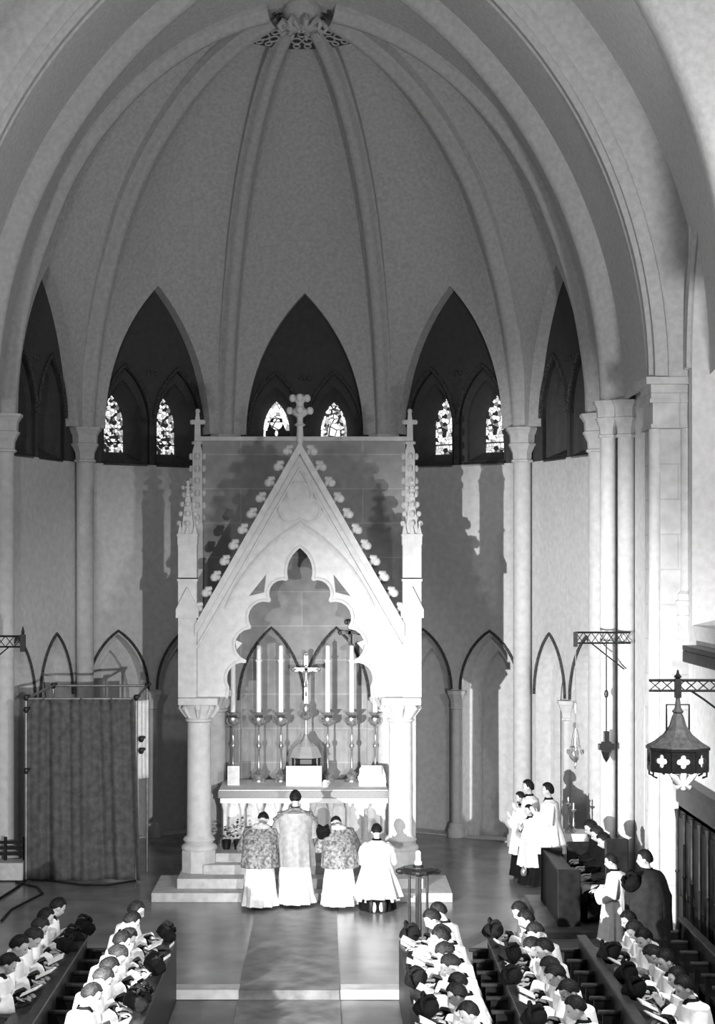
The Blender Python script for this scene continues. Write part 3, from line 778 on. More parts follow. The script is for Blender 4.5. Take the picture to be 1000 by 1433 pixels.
bm=B(); rows=[]
for j in range(12):
    z=1.75+1.35*j/11; rows.append([Vector((x1+.06+.16*i/20,.06+.22*i/20+.02*math.sin(i*.9),z)) for i in range(21)])
loft(bm,rows,False,False,closed=False); c_=obj('white_side_drape',bm,'white',cb,smooth=True); sm=c_.modifiers.new('s','SOLIDIFY'); sm.thickness=.012
c_['label']='bright white drape at the right side'
for (a,b) in (((x0-.02,0,3.14),(x1+.02,0,3.14)),((x0+.3,.95,3.3),(x1+.12,.95,3.3)),((x0-.02,0,0),(x0-.02,0,3.2)),((x1+.03,0,0),(x1+.03,0,3.2)),((x0+.3,.95,0),(x0+.3,.95,3.35)),((x1+.12,.95,0),(x1+.12,.95,3.35)),((x0-.02,0,3.14),(x0+.3,.95,3.3)),((x1+.02,0,3.14),(x1+.12,.95,3.3))):
    bm=B(); tube(bm,[a,b],.022,8); obj('frame_pipe',bm,'pipe',cb,smooth=True)
for p in ((x0-.02,-.01,3.16),(x1+.03,-.01,3.16),(x0+.3,.94,3.3),(x1+.12,.94,3.3),(x0-.02,-.02,2.95),(x0-.02,-.02,1.9),(x1+.12,-.04,2.25),(x1+.12,-.04,2.45)):
    bm=B(); ellipsoid(bm,p,.05,.05,.06,8,6); ellipsoid(bm,(p[0]+.05,p[1],p[2]+.03),.03,.03,.03,6,5); obj('pipe_clamp',bm,'iron',cb)

# bench behind left edge
t=thing('low_bench','low bench with pale seat and dark rails at the far left edge','bench',(P(8,1225,30.4).x,30.4,0))
bm=B(); box(bm,-.5,.33,-.2,.25,.02,.32,.01); obj('pale_seat',bm,'step',t)
bm=B()
for z in (.42,.52,.62): box(bm,-.5,.33,.1,.14,z-.02,z+.03)
for x in (-.4,-.05,.28): box(bm,x,x+.05,.09,.15,.3,.72)
obj('back_rails',bm,'wood',t)

# cable on floor
bm=B(); pts=[P(a,b,13407/(b-790)) for a,b in ((-5,1262),(20,1246),(38,1232),(70,1234),(115,1240),(150,1240),(190,1234))]
pts=[Vector((p.x,p.y,.02)) for p in pts]; tube(bm,pts,.02,6); o=obj('floor_cable',bm,'cable',smooth=True); tag(o,'black cable running along the floor before the grey curtain','cable')
bm=B(); pts=[P(a,b,13407/(b-790)) for a,b in ((22,1236),(52,1243),(60,1252),(40,1262),(15,1275),(2,1290))]
pts=[Vector((p.x,p.y,.02)) for p in pts]; tube(bm,pts,.018,6); o=obj('floor_cable',bm,'cable',smooth=True); tag(o,'looping black cable on the floor at the left edge','cable')

# ------------------------------------------------------------------ brackets and lamps
def truss(bm,xa,xb,y,z0,z1):
    tube(bm,[(xa,y,z1),(xb,y,z1)],.018,6); tube(bm,[(xa,y,z0),(xb,y,z0)],.016,6)
    n=max(2,int(abs(xb-xa)/.12)); 
    for i in range(n):
        u=xa+(xb-xa)*i/n; v=xa+(xb-xa)*(i+1)/n
        tube(bm,[(u,y,z0),(v,y,z1)],.007,5); tube(bm,[(u,y,z1),(v,y,z0)],.007,5)
# right near bracket + lantern
YL=20.2
t=thing('wall_bracket','wrought iron lattice bracket carrying the quatrefoil lantern at right','bracket',(P(948,0,YL).x,YL,4.0))
bm=B(); truss(bm,-.33,.5,0,0,.12); obj('lattice_arm',bm,'iron',t)
bm=B(); tube(bm,[(.15,0,0),(.3,0,-.1),(.5,0,-.25)],.014,6); obj('brace',bm,'iron',t)
bm=B(); box(bm,-.035,.035,-.035,.035,-.08,.14); lathe(bm,[(.02,.14),(.05,.16),(.02,.19),(.01,.24)],n=8); obj('end_post',bm,'iron',t)
t=thing('hanging_lantern','octagonal iron lantern with flared roof and quatrefoil openings','lantern',(P(948,0,YL).x,YL,3.34))
bm=B(); lathe(bm,[(.37,0),(.36,.03),(.27,.08),(.17,.16),(.1,.26),(.07,.36),(.05,.40),(.07,.42),(.04,.46),(.02,.60)],n=8,rot=PI/8); obj('flared_roof',bm,'lant',t)
bm=B(); lathe(bm,[(.372,-.01),(.372,.02)],n=8,rot=PI/8); lathe(bm,[(.355,-.26),(.355,-.235)],n=8,rot=PI/8); obj('rim',bm,'iron',t)
ap=.345*math.cos(PI/8); hw=.345*math.sin(PI/8)
for k in range(8):
    a=k*PI/4+PI/8-PI/8+PI/4*.0
    mx=Matrix.Rotation(a+PI/8+PI/8,4,'Z')@Matrix.Translation((0,-ap,0))
    q=[]
    for ang in range(0,360,12):
        d=Vector((math.cos(R(ang)),math.sin(R(ang)))); best=.03
        for c in ((.045,0),(-.045,0),(0,.045),(0,-.045)):
            m_=-Vector(c); b_=m_.dot(d); disc=b_*b_-(m_.dot(m_)-.032**2)
            if disc>0: best=max(best,-b_+math.sqrt(disc))
        q.append((d.x*best,-.125+d.y*best))
    plate('quatrefoil_panel',[(-hw,-.24),(-hw,0),(hw,0),(hw,-.24)],[q],-.012,.012,'iron',parent=t,mtx=mx)
bm=B(); lathe(bm,[(.24,-.23),(.29,-.20),(.29,-.04),(.24,-.02)],n=16); obj('lamp_glass',bm,'lampglass',t,smooth=True)
bm=B()
for k in range(8):
    a=k*PI/4+PI/8; c=Vector((.33*math.cos(a),.33*math.sin(a),-.26)); 
    tube(bm,[c,c+Vector((0,0,-.05)),c+Vector((-.05*math.cos(a),-.05*math.sin(a),-.07))],.012,6)
obj('scroll_drops',bm,'iron',t)
bm=B()
tube(bm,[(0,-.3,-.25),(0,-.3,-.42)],[.045,.02],8)
for s in (-1,1): tube(bm,[(s*.14,-.3,-.25),(s*.08,-.3,-.32),(s*.03,-.3,-.39),(s*.08,-.3,-.42)],[.03,.04,.025,.03],7)
ellipsoid(bm,(0,-.3,-.43),.03,.025,.025,8,6); obj('white_fleur_pendant',bm,'wax',t,smooth=True); 
bm=B(); tube(bm,[(-.13,0,.18),(-.13,0,.5),(.13,0,.5),(.13,0,.18)],.012,6); tube(bm,[(0,0,.5),(0,0,.68)],.02,6); obj('hanging_stirrup',bm,'iron',t)
# farther bracket right
YQ=28.2
t=thing('wall_bracket','small iron bracket on the clustered pier behind the hanging cross','bracket',(P(805,0,YQ).x,YQ,4.19))
bm=B(); truss(bm,0,.88,0,0,.17); obj('lattice_arm',bm,'iron',t)
bm=B(); tube(bm,[(.25,0,0),(.5,0,-.2),(.78,0,-.42)],.012,6); obj('brace',bm,'iron',t)
bm=B(); box(bm,-.03,.03,-.03,.03,-.06,.18); obj('end_post',bm,'iron',t)
t=thing('sanctuary_lamp','ornate silver sanctuary lamp hanging on a chain by the right wall','hanging lamp',P(805,1050,YQ))
bm=B(); lathe(bm,[(.01,-.3),(.03,-.25),(.02,-.2),(.09,-.13),(.12,-.05),(.08,.03),(.1,.05),(.05,.08),(.04,.2)],n=14); obj('bowl',bm,'silver',t,smooth=True)
for k in range(3):
    a=k*2*PI/3+.4; bm=B(); tube(bm,[(.1*math.cos(a),.1*math.sin(a),-.03),(.05*math.cos(a),.05*math.sin(a),.25),(0,0,.45)],.008,5); ellipsoid(bm,(.13*math.cos(a),.13*math.sin(a),-.03),.035,.035,.05,7,5); obj('chain_arm',bm,'silver',t)
bm=B(); tube(bm,[(0,0,.4),(0,0,1.67)],.007,5); lathe(bm,[(.03,.35),(.05,.4),(.03,.45)],n=8); lathe(bm,[(.02,.6),(.03,.7),(.02,.75)],n=8); obj('chain',bm,'silver',t)
t=thing('hanging_cross','dark cross shaped ornament hanging from a rod on the right pier','cross',P(848,1045,28.2))
bm=B(); box(bm,-.075,.075,-.05,.05,-.08,.08); box(bm,-.13,.13,-.04,.04,-.05,.05,.01); box(bm,-.045,.045,-.03,.03,.05,.25,.01); lathe(bm,[(.0,-.26),(.05,-.18),(.08,-.08)],n=6); obj('cross_body',bm,'iron',t)
bm=B(); tube(bm,[(0,0,.25),(0,0,1.7)],.012,6); ellipsoid(bm,(0,0,.85),.035,.035,.07,8,6); obj('rod',bm,'iron',t)
t=thing('wall_bracket','iron lattice bracket reaching in from the left edge','bracket',(P(32,0,28.2).x,28.2,4.13))
bm=B(); truss(bm,-.7,0,0,0,.17); obj('lattice_arm',bm,'iron',t)
bm=B(); tube(bm,[(-.22,0,0),(-.4,0,-.15),(-.7,0,-.4)],.012,6); obj('brace',bm,'iron',t)
bm=B(); box(bm,-.04,.04,-.04,.04,-.08,.2); lathe(bm,[(.02,.2),(.03,.24),(.005,.33)],n=6); obj('end_post',bm,'iron',t)
# wooden ledge and stall canopy, right
t=thing('gallery_ledge','dark moulded timber ledge projecting from the right choir wall','ledge',(4.85,22.3,4.3))
bm=B(); box(bm,0,.24,-2.2,1.7,-.02,.05,.01); obj('ledge_top',bm,'wood2',t)
bm=B(); box(bm,-.0,.24,-2.2,1.7,-.18,-.02,.02); obj('ledge_moulding',bm,'wood2',t)
t=thing('canopied_stalls','tall dark panelled choir stalls with moulded canopy along the right wall','choir stalls',(5.0,22,-.12))
bm=B(); box(bm,.0,.1,-4.5,3.0,0,2.15); obj('back_panel',bm,'wood',t)
bm=B(); box(bm,-.0,.1,-4.5,3.0,2.1,2.2); box(bm,-.04,.1,-4.5,3.0,2.2,2.45,.02); box(bm,-.09,.1,-4.5,3.0,2.45,2.58,.02); obj('canopy_fascia',bm,'wood2',t)
for k in range(13):
    y=2.95-k*.5; bm=B(); lathe(bm,[(.035,0),(.035,.1),(.02,.12),(.02,1.2),(.035,1.22),(.02,1.25),(.02,1.95),(.04,2.1)],c=(-.03,y,0),n=10); obj('panel_shaft',bm,'wood2',t,smooth=True)
    bm=B(); box(bm,-.012,.0,y-.44,y-.06,1.0,2.0); box(bm,-.012,0,y-.44,y-.06,.15,.9); obj('stall_panel',bm,'wood',t)

# ------------------------------------------------------------------ black stand with candle
YS=23.8
ps=P(585,1350,YS)
t=thing('candle_stand','tall black iron stand with flat lobed top at the choir step','stand',(ps.x,YS,0))
bm=B(); lathe(bm,[(.2,1.27),(.25,1.29),(.26,1.33),(.2,1.36)],n=8,rot=PI/8)
for a in range(4): ellipsoid(bm,(.24*math.cos(a*PI/2),.2*math.sin(a*PI/2),1.30),.07,.07,.045,8,6)
obj('lobed_top',bm,'iron',t)
bm=B(); box(bm,-.04,.04,-.04,.04,.06,1.29); obj('central_post',bm,'iron',t)
for dx,dy in ((-.12,0),(.12,0),(0,.12),(.02,-.12)):
    bm=B(); tube(bm,[(dx,dy,.05),(dx,dy,1.29)],.018,8); obj('leg',bm,'iron',t,smooth=True)
bm=B(); lathe(bm,[(.3,0),(.3,.03),(.1,.16),(.06,.2)],n=4,rot=PI/4); obj('foot',bm,'iron',t)
t=thing('stub_candle','short white candle on the black iron stand','candle',(ps.x,YS,1.36))
bm=B(); lathe(bm,[(.05,0),(.05,.07),(.035,.08),(.035,.2),(.01,.22)],n=12); obj('wax_shaft',bm,'wax',t,smooth=True)
bm=B(); lathe(bm,[(.07,0),(.075,.02),(.055,.03)],n=12); obj('saucer',bm,'iron',t)

# ------------------------------------------------------------------ people
def fuse(bm,name,m,parent,vox=.0075,loc=None):
    me=bpy.data.meshes.new('t'); bmesh.ops.recalc_face_normals(bm,faces=bm.faces[:]); bm.to_mesh(me); bm.free()
    o=bpy.data.objects.new('t',me); COL.objects.link(o)
    r=o.modifiers.new('r','REMESH'); r.mode='VOXEL'; r.voxel_size=vox
    s=o.modifiers.new('s','SMOOTH'); s.iterations=2; s.factor=.5
    dg=bpy.context.evaluated_depsgraph_get(); me2=bpy.data.meshes.new_from_object(o.evaluated_get(dg))
    bpy.data.objects.remove(o); me2.name=name; me2.materials.clear(); me2.materials.append(M[m])
    for p in me2.polygons: p.use_smooth=True
    o=bpy.data.objects.new(name,me2); COL.objects.link(o); o.parent=parent
    return o
def head_verts(scale=1):
    """unit-dir sculpted head facing +X centred on the skull; returns rings"""
    rings=[]; n=24; m=18
    for j in range(1,m):
        a=-PI/2+PI*j/m; row=[]
        for k in range(n):
            b=2*PI*k/n; dx,dy,dz=math.cos(a)*math.cos(b),math.cos(a)*math.sin(b),math.sin(a)
            x=.097*dx; y=.077*dy; z=.118*dz
            if dz<0:
                y*=1+.28*dz; x=x*(1+.10*dz)+(.018*(-dz) if dx>0 else .012*(-dz))
            if dx<0 and dz<-.2: x*=.86
            if dx>0:
                x+=.026*math.exp(-(y/.013)**2)*math.exp(-((z+.022)/.024)**2)
                x+=.008*math.exp(-(y/.025)**2)*math.exp(-((z+.065)/.012)**2)
                x+=.010*math.exp(-(y/.03)**2)*math.exp(-((z+.1)/.02)**2)
                for s in (-1,1):
                    x-=.012*math.exp(-((y-s*.031)/.016)**2)*math.exp(-((z-.004)/.013)**2)
                    x+=.005*math.exp(-((y-s*.032)/.02)**2)*math.exp(-((z-.03)/.01)**2)
            row.append(Vector((x,y,z))*scale)
        rings.append(row)
    return rings
def add_head(bm,hm):
    loft(bm,[[hm@p for p in r] for r in head_verts()])
    for s in (-1,1):
        b2=bmesh.new(); ellipsoid(b2,(-.002,s*.078,-.008),.022,.010,.034,8,6,)
        for v in b2.verts: v.co=hm@v.co
        vm={v:bm.verts.new(v.co) for v in b2.verts}
        for f in b2.faces: bm.faces.new([vm[v] for v in f.verts])
        b2.free()
def hair_mesh(hm,style=0):
    bm=B(); rings=[]; n=28; m=14
    for j in range(m+1):
        row=[]
        for k in range(n):
            b=2*PI*k/n
            # lower limit of hair as a function of direction (front high, back low)
            f=math.cos(b); lim=(.62 if f>.55 else (.62-(.55-f)*(.95 if style==0 else .8)) ); lim=max(lim,-.45)
            if abs(math.sin(b))>.93: lim=min(lim,.05)
            el=math.asin(max(-.9,min(.95,lim))); a=el+(PI/2-.03-el)*j/m
            dx,dy,dz=math.cos(a)*math.cos(b),math.cos(a)*math.sin(b),math.sin(a)
            w=1.0+.05*math.sin(b*9+j)*.3+.02*math.sin(b*23)
            t=.010 if j>0 else -.004
            row.append(hm@Vector(((.097+t+.006)*dx*w-.002,(.077+t+.004)*dy*w*(1 if dz>0 else 1+.2*dz),(.118+t+.006)*dz*w)))
        rings.append(row)
    loft(bm,rings,True,True); return bm
def arm(bm,sh,el,wr,hd,r=(.055,.045,.028),side=1,curl=.6,up=Vector((0,0,1)),sc=1.0):
    """sh shoulder, el elbow, wr wrist, hd hand direction"""
    capsule(bm,sh,el,r[0],r[1]*.9); capsule(bm,el,wr,r[1]*.85,r[2])
    hd=Vector(hd).normalized(); wr=Vector(wr)
    lat=hd.cross(up).normalized(); pal=lat.cross(hd).normalized()   # pal: back-of-hand normal (up)
    p0=wr+hd*.02; 
    for q in (-.028,-.009,.009,.028): capsule(bm,p0+lat*q*.6,wr+hd*.088+lat*q,.013,.011,8)
    for q,l in zip((-.030,-.010,.010,.029),(.062,.074,.07,.055)):
        a=wr+hd*.09+lat*q; d1=(hd*math.cos(curl*.6)-pal*math.sin(curl*.6)); d2=(hd*math.cos(curl*1.6)-pal*math.sin(curl*1.6)); d3=(hd*math.cos(curl*2.4)-pal*math.sin(curl*2.4))
        b=a+d1*l*.5; c=b+d2*l*.34; e=c+d3*l*.26
        capsule(bm,a,b,.0095,.0088,8); capsule(bm,b,c,.0088,.008,8); capsule(bm,c,e,.008,.007,8)
    th=wr+hd*.03-lat*.026*side; t2=th+(hd*.6-lat*.7*side-pal*.2).normalized()*.045; t3=t2+(hd*.95-lat*.1*side-pal*.3).normalized()*.035
    capsule(bm,th,t2,.013,.011,8); capsule(bm,t2,t3,.0105,.0085,8)
def ringpts(c,rx,ry,n=40,fa=0,nf=9,ph=0,tilt=0,sq=2.0):
    out=[]
    for k in range(n):
        a=2*PI*k/n; co,si=math.cos(a),math.sin(a)
        e=2/sq; x=math.copysign(abs(co)**e,co); y=math.copysign(abs(si)**e,si)
        f=1+fa*math.sin(nf*a+ph)+fa*.5*math.sin((nf*2+1)*a+ph*2)
        p=Vector((rx*x*f,ry*y*f,-tilt*rx*x*f)); out.append(Vector(c)+p)
    return out
def garment(rings,n=48,inner=False):
    bm=B(); loft(bm,[ringpts(*r[:3],n,*r[3:]) for r in rings],False,False); return bm
def sleeve(bm,pts,rad,n=20,fa=.06):
    pts=[Vector(p) for p in pts]; rings=[]
    u=None
    for i,p in enumerate(pts):
        t=(pts[min(i+1,len(pts)-1)]-pts[max(i-1,0)]).normalized()
        if u is None: u,v=frame(t)
        else: u=(u-t*u.dot(t)).normalized(); v=u.cross(t)
        r=rad[i]
        rings.append([p+u*r*math.cos(2*PI*k/n)*(1+fa*math.sin(5*2*PI*k/n+i))+v*r*math.sin(2*PI*k/n)*(1+fa*math.cos(4*2*PI*k/n+i)) for k in range(n)])
    loft(bm,rings,True,False)
def hmat(c,pitch,yaw=0,roll=0):
    return Matrix.Translation(c)@Matrix.Rotation(yaw,4,'Z')@Matrix.Rotation(pitch,4,'Y')@Matrix.Rotation(roll,4,'X')
def person(label,pose='kneel',pitch=.3,yaw=0,hair='hair',dress='surplice',hands='book',grp=None,hairstyle=0,hem=.42):
    t=thing('person',label,'person',(0,0,0),0,grp)
    bm=B(); J={}
    if pose=='kneel':
        J=dict(pel=(-.03,0,.50),sp=(0,0,.74),ch=(.03,0,.92),nk=(.05,0,1.06),hip=.09,kn=(.13,.10,.07),an=(-.33,.10,.07),toe=(-.42,.1,.03),sh=(.02,.17,.99),el=(.10,.24,.73),wr=(.31,.11,.83))
    elif pose=='stand':
        J=dict(pel=(0,0,.93),sp=(.01,0,1.15),ch=(.01,0,1.32),nk=(.01,0,1.47),hip=.09,kn=(.02,.10,.5),an=(-.02,.10,.09),toe=(.12,.11,.03),sh=(0,.18,1.40),el=(.04,.25,1.12),wr=(.26,.08,1.14))
    elif pose=='bow':
        J=dict(pel=(-.05,0,.90),sp=(.05,0,1.07),ch=(.17,0,1.18),nk=(.28,0,1.24),hip=.09,kn=(.0,.10,.5),an=(-.02,.10,.09),toe=(.12,.11,.03),sh=(.19,.18,1.21),el=(.20,.26,.95),wr=(.38,.08,1.0))
    elif pose=='sit':
        J=dict(pel=(-.12,0,.50),sp=(-.12,0,.74),ch=(-.09,0,.92),nk=(-.06,0,1.07),hip=.09,kn=(.34,.12,.50),an=(.34,.12,.09),toe=(.48,.12,.03),sh=(-.08,.18,1.0),el=(.0,.23,.73),wr=(.22,.12,.66))
    v=lambda q:Vector(q)
    pel,sp,ch,nk=[v(J[k]) for k in ('pel','sp','ch','nk')]
    for s in (-1,1):
        m_=lambda q:Vector((q[0],q[1]*s,q[2]))
        hip=pel+Vector((0,J['hip']*s,-.02)); kn,an,toe=m_(J['kn']),m_(J['an']),m_(J['toe'])
        capsule(bm,hip,kn,.085,.058); capsule(bm,kn,an,.056,.037); capsule(bm,an,toe,.035,.03)
        sh,el,wr=m_(J['sh']),m_(J['el']),m_(J['wr'])
        hd=Vector((1,-.25*s,.1)); sh=sh+Vector((0,-.01*s,-.04))
        if hands=='clasp': wr=wr+Vector((-.03,-.055*s,.06)); hd=Vector((.5,-.15*s,.85))
        if hands=='open': wr=wr+Vector((.0,.12*s,.10)); el=el+Vector((0,.06*s,.12)); hd=Vector((.9,-.1*s,.4))
        arm(bm,sh,el,wr,hd,side=s,curl=.45 if hands!='clasp' else .15,up=Vector((0,-s,.15)) if hands=='clasp' else Vector((0,0,1)))
        capsule(bm,ch+Vector((0,.08*s,.01)),sh,.07,.055)
    capsule(bm,pel,sp,.125,.12,14); capsule(bm,sp,ch,.12,.125,14); capsule(bm,pel+Vector((0,.05,0)),pel+Vector((0,-.05,0)),.11,.11)
    for s in (-1,1): capsule(bm,sp+Vector((0,.04*s,0)),ch+Vector((0,.06*s,.02)),.10,.10)
    fw=Matrix.Rotation(yaw,4,'Z')@Vector((math.sin(pitch)*.13+.03,0,math.cos(pitch)*.13+.015))
    hc=nk+fw
    capsule(bm,ch+Vector((0,0,.08)),nk+fw*.5,.06,.052)
    hm=hmat(hc,pitch,yaw); add_head(bm,hm)
    body=fuse(bm,'body','skin',t)
    obj('hair',hair_mesh(hm,hairstyle),hair,t,smooth=True)
    for s in (-1,1):
        b2=B(); ellipsoid(b2,hm@Vector((.083,s*.031,.004)),.008,.011,.006,8,6); obj('eye',b2,'eye',t)
    # shoes
    for s in (-1,1):
        b2=B(); an=Vector((J['an'][0],J['an'][1]*s,J['an'][2])); toe=Vector((J['toe'][0],J['toe'][1]*s,J['toe'][2]))
        if pose=='kneel': capsule(b2,an+Vector((-.02,0,.01)),toe+Vector((-.02,0,.01)),.048,.042); capsule(b2,toe+Vector((-.03,0,.02)),toe+Vector((-.05,0,.13)),.042,.036)
        else: capsule(b2,an+Vector((-.03,0,-.035)),toe+Vector((.02,0,.015)),.05,.045)
        for vv in b2.verts: vv.co.z=max(vv.co.z,.0)
        obj('shoe',b2,'leather',t,smooth=True)
    # collar
    b2=B(); cdir=(nk+fw*.4)-nk
    loft(b2,[ringpts(nk+Vector((0,0,-.045)),.105,.12,28),ringpts(nk+Vector((.005,0,-.005)),.078,.082,28),ringpts(nk+Vector((.01,0,.03)),.066,.066,28)],False,False)
    obj('collar',b2,'black',t,smooth=True)
    # cassock
    x0=pel.x
    if pose=='kneel':
        rings=[((pel.x,0,.62),.16,.19,.02,7),((pel.x-.01,0,.45),.2,.22,.04,8),((-.08,0,.28),.27,.25,.06,9),((-.12,0,.10),.31,.27,.07,10),((-.13,0,.01),.34,.28,.08,10)]
        sk=garment(rings); sh_h=hem
    elif pose in('stand','bow'):
        rings=[((pel.x+.01,0,.88 if pose=='bow' else 1.0),.14,.18,.02,7),((pel.x,0,.8),.18,.2,.05,8),((0,0,.5),.21,.23,.07,9),((0,0,.2),.24,.26,.08,10),((0,0,.06),.26,.28,.09,10)]
        sk=garment(rings)
    else:
        rings=[]
        sk=B()
        loft(sk,[ringpts(Vector((-.14,0,.62)),.15,.19,40,.02,7),ringpts(Vector((-.05,0,.55)),.24,.23,40,.03,8),ringpts(Vector((.10,0,.46)),.34,.26,40,.03,8),ringpts(Vector((.22,0,.3)),.24,.27,40,.05,9),ringpts(Vector((.26,0,.06)),.23,.28,40,.07,10)],False,False)
    skm={'surplice':'black','alb':'white','cape':'black','dark':'black'}[dress if dress in('surplice','cape','dark') else 'alb']
    c_=obj('cassock' if skm=='black' else 'alb',sk,skm,t,smooth=True)
    # upper garment
    def torso(m,name,zbot,flare,n=48,fa=.05,extra=0):
        rr=[(nk+Vector((.0,0,-.00)),.075,.078,0,7),(nk+Vector((-.01,0,-.035)),.105,.15,.0,7),
            ((ch+nk)/2+Vector((-.01,0,.02)),.14+extra,.225+extra,.0,7),(ch+Vector((-.01,0,-.03)),.16+extra,.24+extra,.01,8),(sp,.175+extra,.215+extra,.035,9)]
        zs_=sp.z; cx=pel.x
        if pose=='kneel' and zbot<.3: cx=pel.x-.12; flare=.16
        for f in (.33,.66,1): rr.append((Vector((sp.x+(cx-sp.x)*f-.01*f,0,zs_+(zbot-zs_)*f)),.175+extra+flare*f,.215+extra+flare*f,.04+fa*f,10))
        return obj(name,garment(rr,n),m,t,smooth=True)
    if dress=='surplice':
        torso('white','surplice',hem,.10)
        for s in (-1,1):
            b2=B(); sh=Vector((J['sh'][0],J['sh'][1]*s*.8,J['sh'][2]-.01)); el=Vector((J['el'][0],J['el'][1]*s,J['el'][2])); wr=Vector((J['wr'][0],J['wr'][1]*s,J['wr'][2]))
            if hands=='clasp': wr=wr+Vector((-.03,-.055*s,.06))
            sleeve(b2,[sh,sh.lerp(el,.35)+Vector((0,.02*s,.02)),el+Vector((-.01,0,0)),el.lerp(wr,.4)+Vector((0,0,-.02)),el.lerp(wr,.82)+Vector((0,0,-.05))],[.075,.092,.10,.11,.135]); obj('sleeve',b2,'white',t,smooth=True)
            b2=B(); sleeve(b2,[el,el.lerp(wr,.5),wr],[.05,.045,.042]); obj('cassock_cuff',b2,'black',t,smooth=True)
    elif dress=='cape':
        rr=[(nk+Vector((0,0,.01)),.08,.085,0,7),(nk+Vector((-.01,0,-.035)),.17,.27,.0,7),(nk+Vector((-.01,0,-.09)),.21,.32,.0,7),(ch,.24,.34,.02,8),(sp,.30,.38,.05,9),(Vector((0,0,.6)),.30,.38,.08,10),(Vector((0,0,.12)),.36,.44,.1,11)]
        obj('cape',garment(rr),'cape',t,smooth=True)
    elif dress=='dark':
        torso('black','coat',pel.z-.02,.05)
        for s in (-1,1):
            b2=B(); sh=Vector((J['sh'][0],J['sh'][1]*s,J['sh'][2])); el=Vector((J['el'][0],J['el'][1]*s,J['el'][2])); wr=Vector((J['wr'][0],J['wr'][1]*s,J['wr'][2])); sleeve(b2,[sh,sh.lerp(el,.5),el,el.lerp(wr,.5),wr],[.08,.075,.07,.06,.055]); obj('sleeve',b2,'black',t,smooth=True)
    elif dress in ('dalmatic','chasuble'):
        mm='brocade' if dress=='dalmatic' else 'chasuble'
        torso(mm,dress,.62 if dress=='chasuble' else .66,.03,fa=.015,extra=.04)
        for s in (-1,1):
            b2=B(); sh=Vector((J['sh'][0],J['sh'][1]*s*.8,J['sh'][2]-.01)); el=Vector((J['el'][0],J['el'][1]*s,J['el'][2])); wr=Vector((J['wr'][0],J['wr'][1]*s,J['wr'][2]))
            if hands=='clasp': wr=wr+Vector((-.03,-.055*s,.06))
            sleeve(b2,[sh,sh.lerp(el,.4),el,el.lerp(wr,.45)],[.09,.12,.14,.15]); obj('sleeve',b2,mm,t,smooth=True)
            b2=B(); sleeve(b2,[el,el.lerp(wr,.5),wr],[.06,.05,.045]); obj('alb_cuff',b2,'white',t,smooth=True)
        if dress=='chasuble':
            b2=B(); 
            pts=[nk+Vector((-.125,s_*.0,0)) for s_ in (0,)]
            tube(b2,[nk+Vector((-.02,-.31,-.17)),nk+Vector((-.13,-.17,-.06)),nk+Vector((-.13,-.05,.0)),nk+Vector((-.13,.05,.0)),nk+Vector((-.13,.17,-.06)),nk+Vector((-.02,.31,-.17))],.032,8); obj('shoulder_band',b2,'orphrey',t,smooth=True)
        b2=B(); loft(b2,[ringpts(nk+Vector((0,0,-.03)),.10,.115,28),ringpts(nk+Vector((.005,0,.02)),.075,.075,28)],False,False); obj('amice',b2,'white',t,smooth=True)
    if dress=='server': pass
    return t
# --- props held by people
def book_proto():
    t=thing('hymn_book','open book','book'); bm=B(); box(bm,-.10,.10,-.145,.145,-.012,0,.003); obj('cover',bm,'leather',t)
    for s in (-1,1):
        bm=B(); rows=[]
        for i in range(7):
            y=s*(.002+.135*i/6); z=.004+.016*math.sin(PI*min(1,i/6*.9+.1)); rows.append([Vector((-.093,y,z)),Vector((.093,y,z)),Vector((.093,y,0)),Vector((-.093,y,0))])
        loft(bm,rows); obj('pages',bm,'page',t,smooth=False)
    return t
def biretta_proto():
    t=thing('biretta','black cap','cap'); bm=B()
    loft(bm,[ringpts(Vector((0,0,0)),.088,.088,32,0,7,0,0,3),ringpts(Vector((0,0,.05)),.108,.108,32,.03,4,0,0,3),ringpts(Vector((0,0,.10)),.112,.112,32,.03,4,0,0,3),ringpts(Vector((0,0,.135)),.08,.08,32,0,7,0,0,3)]); obj('crown',bm,'black',t,smooth=True)
    for a in range(3):
        an=R(45+90*a); bm=B(); d=Vector((math.cos(an),math.sin(an),0)); tube(bm,[Vector((0,0,.13)),d*.05+Vector((0,0,.175)),d*.1+Vector((0,0,.165)),d*.125+Vector((0,0,.12))],[.012,.02,.02,.01],8); obj('ridge',bm,'black',t,smooth=True)
    bm=B(); ellipsoid(bm,(0,0,.15),.028,.028,.028,10,8); obj('pompom',bm,'black',t,smooth=True)
    return t
bookP=book_proto(); birP=biretta_proto(); usedp={'b':False,'c':False}
def put(proto,key,loc,rz,tilt,label,grp,sc=1):
    if not usedp[key]: usedp[key]=True; o=proto; o.location=loc; o.rotation_euler=(0,0,rz); o['label']=label; o['group']=grp
    else: o=dup(proto,loc,rz,label,grp)
    o.rotation_euler=(0,tilt,rz); o.scale=(sc,)*3
    return o
KN=[person('x',pitch=.45,hair='hair'),person('x',pitch=.7,hair='hair2',hairstyle=1),person('x',pitch=.25,hair='hair',hands='clasp'),person('x',pitch=.6,hair='hair',yaw=.3),person('x',pitch=.9,hair='hair2',yaw=-.15)]
usedk=[False]*len(KN)
def kneeler(kind,x,y,rz,label,grp,sc=1,z=Z0C):
    if not usedk[kind]:
        usedk[kind]=True; o=KN[kind]; o.location=(x,y,z); o.rotation_euler=(0,0,rz); o['label']=label; o['group']=grp; o.scale=(sc,)*3; return o
    return dup(KN[kind],(x,y,z),rz,label,grp,sc)
ordn=['first','second','third','fourth','fifth','sixth','seventh','eighth','ninth','tenth']
